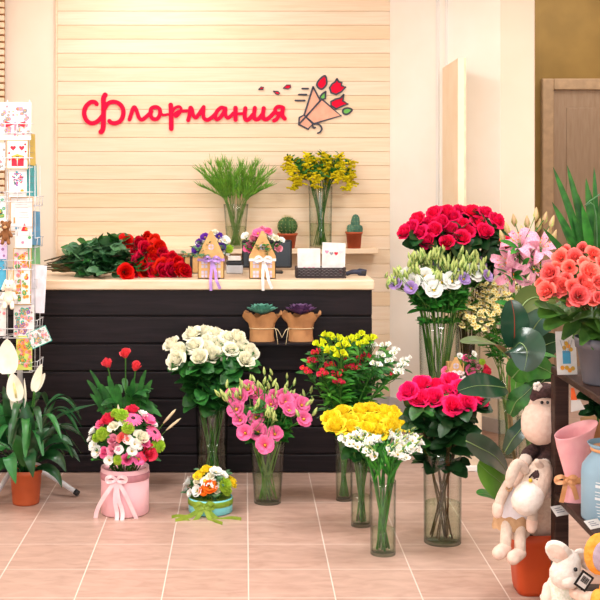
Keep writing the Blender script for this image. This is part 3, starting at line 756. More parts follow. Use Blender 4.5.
# white freesias
v = vase(383, 5.04, 553, 480, 25, 26, 'tall narrow glass cylinder of white freesias, nearest vase on the tiles', .35)
for h in heads3([(352, 441), (360, 446), (372, 446), (366, 436), (381, 440), (389, 436), (394, 443), (387, 451), (404, 437), (410, 442), (399, 448), (377, 455), (395, 456), (407, 450)], 5.03, .08):
    ex = []; sgn = 1 if h.x > v['x'] else -1
    for i in range(3):
        p = h + V((sgn * (.01 + .018 * i), -.012 + jit(.012), .006 + jit(.014))); ex.append(('bloom', BL['fre'], p, .025 - .003 * i, V((sgn * .5 + jit(.5), -.6 + jit(.4), .6))))
    for i in range(3):
        p = h + V((sgn * (.012 + .016 * i) + jit(.008), jit(.02), .02 + .006 * i + jit(.008))); ex.append(('bud', BL['budw'], p, .0115, V((sgn, jit(.3), .6))))
    cut_flower('white_freesia', 'white freesia stem with green buds in the narrow cylinder vase', 'flower', 'white freesias', v, h, None, .02, 'midleaf', rnd.choice(['midleaf', 'brightleaf']), 7, (.12, .006), (.38, .7), .0048, None, False, 2.2, ex)

# chamomile daisies behind the rubber plant
v = vase(508, 6.75, 455, 378, 19, 22, 'slim glass vase of chamomile daisies behind the rubber plant', .7)
dz_small = [daisy_mesh('chamomile_bloom', petal('chamomile_petal', 'fbf4c4', 'f2e8a4', .1), M['core'], 9, 1, .42, .2, .24)]
for h in heads3([(462, 311), (470, 300), (478, 292), (487, 288), (497, 287), (508, 284), (519, 287), (528, 292), (472, 316), (482, 308), (491, 302), (500, 298), (512, 296), (523, 302), (480, 322), (492, 316), (527, 312), (465, 322), (488, 296), (516, 309)], 6.72, .1):
    t_ex = []
    for i in range(14):
        p = h + V((jit(.05), jit(.04) - .015, jit(.045))); t_ex.append(('bloom', dz_small, p, .0145, V((jit(.6), -.6 + jit(.4), .9))))
    cut_flower('chamomile_spray', 'spray of tiny white chamomile daisies behind the rubber plant', 'flower', 'chamomile sprays', v, h, None, .01, 'palestem', 'midleaf', 16, (.06, .01), (.5, .98), .002, None, False, .5, t_ex)

# pink lilies
v = vase(531, 6.2, 480, 372, 24, 30, 'glass vase of pink lilies behind the coral begonia', .6)
for i, (px, py, dr) in enumerate([(525, 253, (-.2, -1, .35)), (507, 262, (-.7, -.8, .1)), (541, 247, (.2, -1, .6)), (519, 243, (-.5, -.7, .7)), (534, 266, (.2, -1, -.1)), (512, 274, (-.5, -1, -.2))]):
    h = P(px, py, 6.15 + jit(.05)); ex = []
    for j in range(2):
        q_ = [(507, 228), (512, 243), (522, 232), (539, 225), (549, 232), (554, 236), (545, 218), (536, 214), (514, 220), (502, 236), (552, 222), (527, 222)][i * 2 + j]
        p = P(q_[0], q_[1], 6.2 + jit(.06)); ex.append(('bud', BL['lilybud'], p, .038, V(((p.x - v['x']) * 2.5, jit(.3), 1))))
    cut_flower('pink_lily', 'pale pink lily with long buds beside the coral begonia', 'flower', 'pink lilies', v, h, BL['lily'], .085, 'stem', 'midleaf', 8, (.13, .015), (.55, .97), .0045, dr, False, .5, ex)

# ------------------------------------------------------------------ flower boxes on the floor
def ribbon_pts(b, pts, w, nrm, mi=0):
    b.leaf(cat(pts, 5), w, up=V(nrm), fold=0, prof=lambda v: 1.0, mi=mi, across=1)
def bow(b, c, s, out=V((0, -1, 0)), tails=(), w=.012, mi=0):
    c = V(c); rt = V((1, 0, 0))
    for sg in (-1, 1):
        loop = [c, c + V((sg * s * .5, 0, s * .45)) + out * s * .35, c + V((sg * s * 1.0, 0, s * .25)) + out * s * .2, c + V((sg * s * .95, 0, -s * .15)) + out * s * .1, c + V((sg * s * .45, 0, -s * .12)) + out * s * .35, c + out * .004]
        b.leaf(cat(loop, 5), w, up=V((0, -1, .2)).cross(V((1, 0, 0))) if False else V((sg * .3, -1, .5)), fold=0, prof=lambda v: .55 + .45 * math.sin(PI * v), mi=mi, across=1)
    for tl in tails: b.leaf(cat([c] + [V(p) for p in tl], 5), w, up=V((0, -1, .1)), fold=0, prof=lambda v: 1, mi=mi, across=1)
    b.ell(c + out * .004, (w * .9, w * .6, w * .9), mi, n=8, k=6)

# round pink hat box
HY = YF(512); hx = XF(125, HY); hk = HY / F; hr = 24 * hk; hh = H - (466 - CY) * HY / F
M['hatpink'] = mat('pink_card', 'f8c6cf', .55, 'f6bec8', 5)
t = thing('hat_box', 'round pink hat box with a satin bow, full of mixed flowers', 'flower box', (hx, HY, 0))
b = MB(); b.lathe([(hr - .004, .002), (hr, .006), (hr, hh), (hr - .004, hh), (hr - .005, hh - .03), (0, hh - .03)], (hx, HY, 0), 48); part('box', b, M['hatpink'], t)
b = MB(); b.lathe([(hr + .001, hh - .052), (hr + .003, hh - .05), (hr + .003, hh - .022), (hr + .001, hh - .02)], (hx, HY, 0), 48); part('ribbon', b, mat('dusty_pink_satin', 'c98c98', .35, 'b87a88', 20), t)
b = MB(); f_ = V((hx - .028, HY - hr - .004, hh - .035))
bow(b, f_, .042, tails=[[f_ + V((-.045, -.012, -.06)), f_ + V((-.085, .01, -.13)), f_ + V((-.1, .02, -.19))], [f_ + V((.01, -.014, -.08)), f_ + V((.03, -.012, -.15)), f_ + V((.02, -.03, -.222))], [f_ + V((.04, -.012, -.06)), f_ + V((.07, .0, -.13)), f_ + V((.095, .01, -.19))], [f_ + V((-.005, -.014, -.09)), f_ + V((.005, -.014, -.16)), f_ + V((-.004, -.035, -.226))]], w=.0095)
part('bow', b, mat('pale_pink_satin', 'fbdde2', .35, 'f6c8d2', 20), t)
def box_flower(name, label, group, c, root_pt, bloom, r, d, lf='leaf', nleaf=2, ll=(.035, .012)):
    """a short stem pushed into the box"""
    c = V(c); pts = cat([V(root_pt), V(root_pt).lerp(c, .5) + V((0, 0, .01)), c], 3)
    tt = thing(name, label, 'flower', pts[0], group)
    b = MB(); b.tube(pts, .0025, 5); sepal_mb(b, c, d, r); part('stem', b, M['stem'], tt)
    part('bloom', rnd.choice(bloom), None, tt, aim(c, d, r))
    if nleaf:
        b = MB()
        for i in range(nleaf):
            a = rnd.uniform(0, 2 * PI); add_leaf(b, pts[-3], (math.cos(a), math.sin(a), .5), ll[0], ll[1])
        part('foliage', b, M[lf], tt)
def dome_fill(cx, cy, z, items, Yc, depth, lab_tail, grp_tail, rx, rz, pyc, names):
    for kind, px, py, rp in items:
        pz = P(px, py, Yc); u = (pz.x - cx) / rx; w_ = (pz.z - (z - .01)) / rz
        q = max(0.0, 1 - min(1, u * u) - min(1, max(0, w_)) ** 2 * .9); yy = Yc - depth * math.sqrt(q) + .02
        c = P(px, py, yy); d = V(((c.x - cx) / rx, (yy - Yc) / depth * .9 - .15, max(-.1, (c.z - z) / rz * 1.0) + .15))
        nm, lab = names[kind]
        box_flower(nm, lab + ' ' + lab_tail, lab.split(' in ')[0] + ' ' + grp_tail, c, (cx + (c.x - cx) * .35, Yc + (yy - Yc) * .35, z - .02), BL[kind], rp * 1.1 * Yc / F, d)
NM = {'whiteruf': ('white_lisianthus', 'white open lisianthus'), 'gerb': ('pink_gerbera', 'pink gerbera with a dark centre'), 'pinkrose': ('pink_spray_rose', 'pink spray rose'), 'lime': ('green_chrysanthemum', 'lime green button chrysanthemum'),
      'redruf': ('red_rose', 'cherry red rose'), 'coralrose': ('coral_carnation', 'coral carnation'), 'daisy': ('white_daisy', 'white daisy'), 'lisi': ('pink_lisianthus', 'pink open lisianthus'), 'yellow': ('yellow_rose', 'yellow rose'), 'orange': ('orange_lisianthus', 'bright orange bloom'), 'white': ('white_rose', 'small creamy white rose'), 'purple': ('purple_lisianthus', 'deep purple lisianthus'), 'eustw': ('white_lisianthus', 'white open lisianthus')}
items = [('redruf', 108, 419, 9), ('redruf', 133, 409, 7), ('redruf', 149, 452, 9), ('gerb', 133, 419, 9), ('gerb', 154, 433, 9), ('pinkrose', 113, 439, 6), ('pinkrose', 113, 449, 7), ('pinkrose', 104, 452, 5.5), ('coralrose', 123, 437, 6), ('whiteruf', 93, 431, 5), ('whiteruf', 94, 445, 6), ('whiteruf', 97, 452, 6), ('white', 113, 426, 6), ('white', 142, 437, 8), ('whiteruf', 135, 444, 5), ('lime', 103, 434, 6.5), ('lime', 122, 416, 6.5), ('lime', 128, 428, 6), ('lime', 158, 446, 6.5), ('whiteruf', 119, 450, 4.5), ('lisi', 148, 421, 7), ('whiteruf', 143, 414, 5), ('whiteruf', 153, 424, 5), ('lime', 116, 414, 5), ('whiteruf', 128, 440, 5), ('daisy', 139, 446, 4), ('pinkrose', 100, 424, 6), ('whiteruf', 90, 439, 4), ('pinkrose', 127, 459, 6), ('lisi', 139, 459, 6), ('whiteruf', 109, 460, 5), ('lime', 118, 460, 4.5), ('whiteruf', 132, 451, 5), ('pinkrose', 146, 443, 5), ('whiteruf', 160, 439, 4.5), ('lime', 97, 438, 4.5), ('whiteruf', 123, 423, 4.5)]
dome_fill(hx, HY, hh, items, HY, .16, 'in the pink hat box', 'in the pink hat box', .19, .28, 440, NM)
def sprigs(n, cx, cy, z, rx, rz, grp, lab, m, ll=.05, name='green_sprig'):
    for i in range(n):
        a = -PI / 2 + jit(2.2); e = rnd.uniform(.1, 1.2); tip = V((cx + math.cos(a) * rx * math.cos(e), cy + math.sin(a) * rx * .8 * math.cos(e), z + rz * math.sin(e)))
        p0 = V((cx + math.cos(a) * rx * .2, cy + math.sin(a) * rx * .2, z - .02)); pts = cat([p0, p0.lerp(tip, .5) + V((0, 0, .02)), tip], 4)
        tt = thing(name, lab, 'foliage sprig', p0, grp); b = MB(); b.tube(pts, .0014, 4); part('stem', b, M['stem'], tt)
        b = MB()
        for j in range(9):
            p = pts[min(len(pts) - 1, 2 + int(j / 9 * (len(pts) - 2)))]; aa = rnd.uniform(0, 2 * PI); add_leaf(b, p, (math.cos(aa), math.sin(aa), .4), ll * rnd.uniform(.6, 1.1), ll * .2, seg=4)
        part('foliage', b, M[m], tt)
sprigs(16, hx, HY, hh, .19, .25, 'green sprigs in the pink hat box', 'thin green sprig among the flowers of the pink hat box', 'midleaf', .04)
for i, (px, py) in enumerate([(176, 409), (181, 418), (118, 404)]):
    tip = P(px, py, HY - .02 + .05 * i); p0 = V((hx + .04 * (1 if i < 2 else -.3), HY, hh - .02))
    tt = thing('wheat_spike', 'pale dry wheat spike sticking out of the pink hat box', 'dried flower', p0, 'wheat spikes in the pink hat box')
    pts = cat([p0, p0.lerp(tip, .6) + V((0, 0, .02)), tip], 4); b = MB(); b.tube(pts, .0016, 4); part('stem', b, M['palestem'], tt)
    b = MB(); d = (pts[-1] - pts[-4]).normalized(); b.tube([tip - d * .09, tip - d * .06, tip - d * .02, tip], [.003, .007, .006, .001], 6); part('ear', b, mat('dry_wheat', 'd8c8a4', .8), tt)

# low turquoise box
BY = YF(511); bx = XF(210.5, BY); bk = BY / F; br = 22 * bk; bh_ = H - (496 - CY) * BY / F
t = thing('round_flower_box', 'low round turquoise box with a green organza bow and small flowers', 'flower box', (bx, BY, 0))
b = MB(); b.lathe([(br - .003, .002), (br, .005), (br, bh_), (br - .004, bh_), (br - .005, bh_ - .02), (0, bh_ - .02)], (bx, BY, 0), 48); part('box', b, mat('turquoise_card', '7fd0d8', .5, '6cc4d0', 6), t)
org = mat('green_organza', 'a9c448', .5, '8eb038', 30, trans=.4)
b = MB(); b.lathe([(br + .001, bh_ - .032), (br + .003, bh_ - .03), (br + .003, bh_ - .008), (br + .001, bh_ - .006)], (bx, BY, 0), 40); part('ribbon', b, org, t)
b = MB(); f_ = V((bx - .025, BY - br * .95 - .006, bh_ - .02))
bow(b, f_, .04, tails=[[f_ + V((-.05, -.05, -.06)), V((f_.x - .09, f_.y - .05, .004)), V((f_.x - .13, f_.y - .07, .004))], [f_ + V((.03, -.05, -.05)), V((f_.x + .05, f_.y - .08, .004)), V((f_.x + .085, f_.y - .12, .004))], [f_ + V((.06, -.03, -.05)), V((f_.x + .12, f_.y - .03, .004)), V((f_.x + .17, f_.y - .05, .004))], [f_ + V((-.07, -.02, -.04)), V((f_.x - .12, f_.y - .0, .004)), V((f_.x - .15, f_.y - .02, .004))]], w=.0105)
part('bow', b, org, t)
NM2 = dict(NM)
items = [('yellow', 199, 475, 6.5), ('yellow', 206, 469, 6), ('yellow', 232, 482, 7), ('orange', 210, 487, 7), ('orange', 204, 491, 5), ('whiteruf', 188, 482, 6), ('whiteruf', 197, 491, 5.5), ('daisy', 205, 481, 5.5), ('whiteruf', 216, 472, 6.5), ('lime', 224, 485, 7), ('whiteruf', 215, 484, 5), ('white', 217, 490, 4), ('whiteruf', 223, 475, 5), ('white', 197, 481, 4.5), ('whiteruf', 186, 489, 4), ('white', 210, 476, 4.5), ('lime', 227, 491, 4.5), ('whiteruf', 190, 493, 4)]
dome_fill(bx, BY, bh_, items, BY, .09, 'in the low turquoise box', 'in the low turquoise box', .12, .14, 480, NM2)
sprigs(14, bx, BY, bh_, .125, .13, 'green sprigs in the turquoise box', 'short green sprig among the flowers of the turquoise box', 'greyleaf', .035)
# ------------------------------------------------------------------ things on the countertop
# red roses lying in a heap, stems towards the left
pile = [(127, 242), (147, 238), (139, 243), (155, 241), (160, 247), (145, 248), (136, 254), (152, 252), (163, 254), (143, 258), (153, 260), (166, 260), (173, 258), (135, 266), (143, 269), (152, 268), (162, 266), (172, 266), (178, 263), (182, 270), (144, 277), (153, 277), (163, 275), (172, 276), (180, 277), (185, 273), (126, 281), (134, 280), (147, 264), (158, 272), (138, 262), (168, 270)]
for px, py in pile:
    Y = 6.50 + max(0, (278 - py)) / 42 * .16 + jit(.02)
    if (px, py) == (126, 281): Y = 6.40
    h = P(px, py, Y); h.z = max(h.z, CT + .04)
    far = P(rnd.uniform(44, 66), 264 + jit(3), 6.62 + jit(.08)); far.z = CT + .012 + max(0, (h.z - CT) * .25) + rnd.uniform(0, .03)
    mid = h.lerp(far, .45); mid.z = max(CT + .02, h.z * .8 + far.z * .2 - .01)
    d = V((.8, -.9, .35 + jit(.3))) if px > 131 else V((.3, -1, .2))
    cut_flower('red_rose', 'deep red long-stemmed rose lying in the heap on the countertop', 'flower', 'red roses lying on the counter', None, h, BL['red'], .047 + jit(.005), 'brownstem', rnd.choice(['leaf', 'greyleaf', 'leaf', 'darkleaf']), 15, (.1, .036), (.3, .86), .0035, d, True, .5, path=[far, far.lerp(mid, .5) + V((0, 0, .004)), mid, h])

kraft = mat('kraft_card', 'd9ac72', .7, 'cf9f64', 40)
kraft2 = mat('kraft_paper', 'c48e5c', .75, 'a8744a', 12, bump=.5)
win_m = mat('pale_print', 'cfc6dc', .6)
def paper_house(px, lab, rib_c, rib_lab, dep=.085, Y=6.43, apex=231, eave=256, base=279, hw=13.2, z0=None):
    k = Y / F; x = XF(px, Y); zt, ze = H - (apex - CY) * k, H - (eave - CY) * k; cnt = z0 is None; z0 = CT + .001 if cnt else z0; w = hw * k
    t = thing('paper_house_box', lab, 'gift box', (x, Y, z0))
    b = MB(); b.prism([(x - w, z0), (x + w, z0), (x + w, ze), (x + .006, zt), (x - .006, zt), (x - w, ze)], Y, Y + .004)
    b.prism([(x - w, z0), (x + w, z0), (x + w, z0 + .1), (x - w, z0 + .1)], Y + dep - .004, Y + dep)
    b.box((x - w, Y, z0), (x - w + .004, Y + dep, z0 + .1)); b.box((x + w - .004, Y, z0), (x + w, Y + dep, z0 + .1)); b.box((x - w, Y, z0), (x + w, Y + dep, z0 + .004))
    part('box', b, kraft, t)
    b = MB(); hz = (ze - z0)
    for (cx_, cz) in ((-.5, .2), (.5, .2), (-.5, .62), (.5, .62)):
        for a in (-1, 1):
            for c in (-1, 1): b.box((x + cx_ * w + a * .0088 - .007, Y - .0012, z0 + cz * hz + c * .0098 - .008), (x + cx_ * w + a * .0088 + .007, Y, z0 + cz * hz + c * .0098 + .008))
    Mr = Matrix.Translation((x, Y, ze + (zt - ze) * .36)) @ Matrix.Rotation(PI / 2, 4, 'X')
    for q in range(4):
        a0 = q * PI / 2 + .12; pts = [V((.004, .0, 0))]
        pts = [(x + math.cos(a0 + (PI / 2 - .24) * i / 5) * .016, ze + (zt - ze) * .36 + math.sin(a0 + (PI / 2 - .24) * i / 5) * .016) for i in range(6)] + [(x + math.cos(a0 + PI / 4 - .12) * .004, ze + (zt - ze) * .36 + math.sin(a0 + PI / 4 - .12) * .004)]
        b.prism(pts, Y - .0012, Y)
    part('printed_window_pattern', b, win_m, t)
    b = MB(); zb = z0 + hz * .83
    b.box((x - w - .002, Y - .003, zb - .007), (x + w + .002, Y - .0013, zb + .007)); c = V((x + .004, Y - .006, zb))
    lo = min(z0 - .055, CT - .055) if cnt else z0 + .02; fy = min(Y - .02, CF - .034) if cnt else Y - .01
    bow(b, c, .04 if cnt else .022, tails=[[c + V((-.002, -.015, -.06)), V((x + .0, fy, (c.z + lo) / 2 - .02)), V((x + .002, fy, lo))], [c + V((.02, -.015, -.06)), V((x + .03, fy, (c.z + lo) / 2 - .02)), V((x + .05, fy, lo + .01))]], w=.0075)
    part('ribbon_bow', b, mat(rib_lab, rib_c, .35), t)
    return x, Y + dep * .55, z0 + .1
def house_flowers(hx_, hy_, hz_, items, where, Yc):
    for kind, px, py, rp in items:
        c = P(px, py, Yc + jit(.02)); nm, lab = NM[kind]
        d = V(((c.x - hx_) * 6, -.8, .5 + (c.z - hz_) * 3))
        box_flower(nm, lab + ' ' + where, lab + ' ' + where, c, (hx_ + (c.x - hx_) * .3, hy_, hz_ - .04), BL[kind], rp * Yc / F, d, nleaf=2, ll=(.04, .012))
x, y, z = paper_house(211, 'kraft paper house box with a purple ribbon and purple flowers', 'b48ad8', 'lilac_satin')
house_flowers(x, y, z, [('purple', 197, 250, 6), ('purple', 205, 237, 5), ('purple', 219, 236, 4.5), ('purple', 221, 247, 5), ('whiteruf', 200, 243, 5), ('whiteruf', 225, 240, 5.5), ('lime', 229, 249, 4.5), ('whiteruf', 226, 252, 4.5), ('purple', 199, 242, 4), ('white', 215, 232, 4)], 'in the kraft house with the purple ribbon', y + .01)
sprigs(12, x, y, z, .15, .11, 'sprigs in the purple ribboned house', 'leafy green sprig in the kraft house with the purple ribbon', 'greyleaf', .035)
x, y, z = paper_house(262.5, 'kraft paper house box with a white ribbon and pink flowers', 'f6f0f0', 'white_satin')
house_flowers(x, y, z, [('pinkrose', 250, 247, 8), ('pinkrose', 254, 238, 6), ('pinkrose', 278, 248, 5.5), ('lisi', 258, 233, 6), ('pinkrose', 268, 231, 5), ('whiteruf', 245, 236, 4.5), ('white', 276, 238, 4.5), ('whiteruf', 271, 236, 4), ('pinkrose', 262, 229, 4.5), ('whiteruf', 282, 240, 3.5)], 'in the kraft house with the white ribbon', y + .01)
sprigs(10, x, y, z, .13, .1, 'sprigs in the white ribboned house', 'leafy green sprig in the kraft house with the white ribbon', 'leaf', .035)

# card basket
Y = 6.46; k = Y / F; x0, x1, z1 = XF(297, Y), XF(345, Y), H - (267.5 - CY) * k
t = thing('wicker_basket', 'low black wicker basket holding white cards on the countertop', 'basket', ((x0 + x1) / 2, Y + .06, CT + .001))
b = MB(); z = CT + .004; row = 0
while z < z1:
    for (p, q, n) in ((V((x0, Y, z)), V((x1, Y, z)), 22), (V((x0, Y + .12, z)), V((x1, Y + .12, z)), 22), (V((x0, Y, z)), V((x0, Y + .12, z)), 10), (V((x1, Y, z)), V((x1, Y + .12, z)), 10)):
        nr = V((-(q - p).y, (q - p).x, 0)).normalized()
        b.tube([p.lerp(q, i / (n - 1)) + nr * (.0035 * (1 if (i + row) % 2 else -1)) for i in range(n)], .0042, 5)
    z += .0082; row += 1
part('weave', b, mat('black_wicker', '2b2226', .45, '3c3034', 40), t)
b = MB(); b.box((x0, Y, CT + .001), (x1, Y + .12, CT + .006)); part('base', b, R['gap'], t)
paper = mat('white_card_paper', 'e6e3e1', .7)
inks = [mat('pink_ink', 'f08aa8', .7), mat('red_ink', 'e01838', .7), mat('green_ink', '58a860', .7), mat('grey_ink', '8c8c98', .7), mat('orange_ink', 'f2a13c', .7), mat('blue_ink', '4aa0c8', .7), mat('purple_ink', '8c5ab0', .7), mat('dark_ink', '3c3a44', .7), mat('kraft_border', 'cc9a62', .7), mat('pale_pink_ink', 'fbd4de', .7), mat('teal_ink', '3cb0a0', .7), mat('gold_ink', 'd8a83c', .7)]
INK = dict(pink=0, red=1, green=2, grey=3, orange=4, blue=5, purple=6, dark=7, kraft=8, blush=9, teal=10, gold=11)
def blob(b, x, z, r, mi, n=7, sx=1, y=0.0, rot=0.0):
    b.prism([(x + r * sx * math.cos(2 * PI * i / n + rot), z + r * math.sin(2 * PI * i / n + rot)) for i in range(n)], y - .0006, y, mi)
def heart(b, x, z, r, mi, y=0.0):
    pts = []
    for i in range(18):
        a = 2 * PI * i / 18; pts.append((x + r * math.sin(a) ** 3, z + r * (13 * math.cos(a) - 5 * math.cos(2 * a) - 2 * math.cos(3 * a) - math.cos(4 * a)) / 16))
    b.prism(pts[::-1], y - .0006, y, mi)
def rect(b, xa, za, xb, zb, mi, y=0.0): b.prism([(xa, za), (xb, za), (xb, zb), (xa, zb)], y - .0006, y, mi)
def card(w, h, design, label, Mx, back=None, group=None, name='greeting_card', border=None, cat_='card'):
    """a card of its own, local x across, z up, foot at the origin"""
    t = thing(name, label, cat_, Mx.translation, group)
    Ml = Mx
    b = MB(); b.box((-w / 2, 0, 0), (w / 2, .0022, h)); part('card_stock', b, back or paper, t, Ml)
    b = MB()
    if border: 
        q = .0035
        rect(b, -w / 2, 0, w / 2, q, INK[border]); rect(b, -w / 2, h - q, w / 2, h, INK[border]); rect(b, -w / 2, q, -w / 2 + q, h - q, INK[border]); rect(b, w / 2 - q, q, w / 2, h - q, INK[border])
    design(b, w, h); 
    if b.f: part('printed_design', b, inks, t, Ml)
    return t
def d_flowers(cols, n, r=.12, seed=1, z0=.05, z1=.95):
    def f(b, w, h):
        q = random.Random(seed)
        for i in range(n):
            rr = w * r * q.uniform(.5, 1.2); x, z = q.uniform(-.5 * w + rr, .5 * w - rr), q.uniform(z0 * h + rr, z1 * h - rr); c = INK[q.choice(cols)]; y = -.0001 * (i % 9)
            blob(b, x, z, rr, c, 7, 1, y, q.random()); blob(b, x, z, rr * .35, INK['gold'] if c != INK['gold'] else INK['red'], 5, 1, y - .0007)
    return f
def lines(b, w, h, rows, mi=3, z0=.35, dz=.09, ww=.6):
    for i in range(rows): rect(b, -w * ww / 2 * (1 - .2 * (i % 2)), h * (z0 + dz * i), w * ww / 2 * (1 - .12 * (i % 3)), h * (z0 + dz * i) + .0016, mi)
def d_plain(b, w, h): lines(b, w, h, 2, INK['blush'], .55, .14); [heart(b, w * q, h * .3, w * .05, INK['pink']) for q in (-.2, .02, .2)]
def d_garland(b, w, h): [heart(b, w * (-.3 + .2 * i), h * (.72 - .05 * math.sin(i * 1.1)), w * .09, INK[('pink', 'grey', 'red', 'blush')[i % 4]]) for i in range(4)]; lines(b, w, h, 2, INK['blush'], .2, .1); heart(b, w * .3, h * .15, w * .07, INK['red'])
def up(px, py, Y, lean=.06, yaw=0, roll=0, z=None):
    p = P(px, py, Y); 
    if z is not None: p.z = z
    return Matrix.Translation(p) @ Matrix.Rotation(yaw, 4, 'Z') @ Matrix.Rotation(-lean, 4, 'X') @ Matrix.Rotation(roll, 4, 'Y')
card(23 * k, .15, d_plain, 'white card with faint pink writing standing in the black basket', up(309, 275, Y + .05, .08, 0, 0, CT + .007))
card(23.5 * k, .18, d_garland, 'taller white card with a heart garland in the black basket', up(333, 275, Y + .055, .08, 0, .04, CT + .007))

# things behind the houses
blackp = mat('black_plastic', '1d1d22', .35, spec=.5); greyp = mat('grey_plastic', 'c9cacf', .4); navy = mat('navy_plastic', '27304a', .4)
t = thing('monitor', 'black computer monitor standing behind the kraft house with the white ribbon', 'monitor', (XF(267, 6.78), 6.78, CT))
Y = 6.78; b = MB(); b.box((XF(242, Y), Y, H - (268 - CY) * Y / F), (XF(292, Y), Y + .03, H - (240 - CY) * Y / F), 0, .006); part('casing', b, blackp, t)
b = MB(); b.box((XF(244, Y), Y - .001, H - (266 - CY) * Y / F), (XF(290, Y), Y + .002, H - (242 - CY) * Y / F)); part('screen', b, mat('dark_screen', '101218', .15), t)
b = MB(); b.box((XF(267, Y) - .02, Y + .03, CT + .01), (XF(267, Y) + .02, Y + .05, CT + .12)); b.box((XF(267, Y) - .09, Y - .04, CT + .001), (XF(267, Y) + .09, Y + .1, CT + .011), 0, .004); part('stand', b, blackp, t)
Y = 6.72; t = thing('receipt_printer', 'small black and white receipt printer between the two kraft houses', 'printer', (XF(234, Y), Y + .06, CT + .001))
b = MB(); b.box((XF(226, Y), Y, CT + .001), (XF(243, Y), Y + .12, CT + .05), 0, .006); part('body', b, greyp, t)
b = MB(); b.box((XF(226, Y) , Y - .002, CT + .05), (XF(243, Y), Y + .12, CT + .075), 0, .006); part('lid', b, blackp, t)
b = MB(); b.box((XF(228, Y), Y - .002, CT + .076), (XF(241, Y), Y + .05, CT + .098)); part('paper', b, paper, t)
Y = 6.76; b = MB(); t = thing('cardboard_box', 'small open kraft cardboard box beside the heap of red roses', 'box', (XF(192, Y), Y + .06, CT + .001))
xa, xb = XF(184, Y), XF(203, Y); zt = H - (255 - CY) * Y / F
b.box((xa, Y, CT + .001), (xb, Y + .005, zt)); b.box((xa, Y + .11, CT + .001), (xb, Y + .115, zt)); b.box((xa, Y, CT + .001), (xa + .005, Y + .115, zt)); b.box((xb - .005, Y, CT + .001), (xb, Y + .115, zt)); b.box((xa, Y, CT + .001), (xb, Y + .115, CT + .005))
part('box', b, kraft, t)
b = MB(); b.box((xa, Y - .012, zt - .002), (xb, Y, zt + .0)); b.box((XF(190, Y), Y - .006, CT + .001), (XF(192.5, Y), Y, zt)); part('flap', b, blackp, t, None, 'dark strap and flap')
Y = 6.62; t = thing('handset', 'dark blue cordless handset lying beside the black basket', 'phone', (XF(357, Y), Y, CT + .001))
b = MB(); b.tube(cat([P(346, 274, Y) + V((0, 0, 0)), P(352, 272, Y), P(359, 272, Y), P(366, 273.2, Y)], 4), [.012] * 4 + [.014] * 4 + [.02] * 5, 12); part('body', b, navy, t)
b = MB(); b.box((P(361, 271, Y).x, Y - .024, P(361, 274, Y).z), (P(366, 271, Y).x, Y - .016, P(361, 270.5, Y).z), 0, .002); part('button_pad', b, blackp, t)

# succulents on the counter ledge
def succulent(px, lab, c1, c2, Y=None):
    Y = CF - .07; k = Y / F; x = XF(px, Y); z0 = lz + .001
    t = thing('potted_succulent', lab, 'potted plant', (x, Y, z0), 'succulents on the counter ledge')
    rows = []; b = MB(); n = 40; prof = [(12.5, 0), (12.0, 5), (12.0, 12), (13.5, 18), (17, 24), (19.5, 27.5)]
    for r, zz_ in prof:
        rows.append([V((x + r * k * (1 + .05 * math.sin(a * 7 + zz_) * (r / 19)) * math.cos(a), Y + r * k * .62 * math.sin(a), z0 + zz_ * k + (.012 * math.sin(a * 5 + 1) + .006 * math.sin(a * 11) if zz_ > 22 else 0))) for a in [2 * PI * i / n for i in range(n)]])
    b.grid(rows, 0, True); part('kraft_wrap', b, kraft2, t)
    b = MB(); b.lathe([(.0, z0 + .002), (11 * k * .6, z0 + .002), (11.2 * k * .6, z0 + 22 * k), (0, z0 + 22 * k)], (x, Y, 0), 20); part('pot', b, mat('brown_pot', '5a3a28', .7), t)
    b = MB(); rope = [V((x + 12.6 * k * math.cos(a), Y + 12.6 * k * .62 * math.sin(a), z0 + 13 * k)) for a in [2 * PI * i / 24 for i in range(25)]]; b.tube(rope, .0022, 5)
    s = 1 if px < 270 else -1
    for e in ((.055, -.04), (.03, -.075)): b.tube(cat([V((x + s * 11 * k, Y - .04, z0 + 13 * k)), V((x + s * (11 * k + e[0] * .4), Y - .07, z0 + 13 * k)), V((x + s * (11 * k + e[0] * .8), Y - .078, z0 + 13 * k + e[1]))], 4), .0018, 5)
    part('twine', b, mat('jute_twine', 'd8c49c', .8), t)
    b = MB(); zc = z0 + 26 * k
    for ring, (nl, ln, el) in enumerate(((11, .088, .3), (10, .074, .6), (8, .056, .95), (5, .038, 1.25))):
        for i in range(nl):
            a = 2 * PI * i / nl + ring * .4; d = V((math.cos(a) * math.cos(el), math.sin(a) * math.cos(el), math.sin(el)))
            pts = [V((x, Y, zc)) + d * ln * v_ + V((0, 0, .012 * v_ * v_)) for v_ in (.05, .35, .7, .9, 1.0)]
            b.leaf(pts, .0175 * (1 - .1 * ring), up=V((0, 0, 1)), fold=.35, prof=lambda v_: (.4, .75, 1, .75, .08)[int(round(v_ * 4))], across=2)
    part('rosette', b, leafm(lab.split()[0] + '_succulent', c1, c2, .5), t)
succulent(262, 'blue-green succulent rosette wrapped in kraft paper on the counter ledge', '6fae9c', '4f9484')
succulent(301, 'purple succulent rosette wrapped in kraft paper on the counter ledge', '6d4a78', '503658')

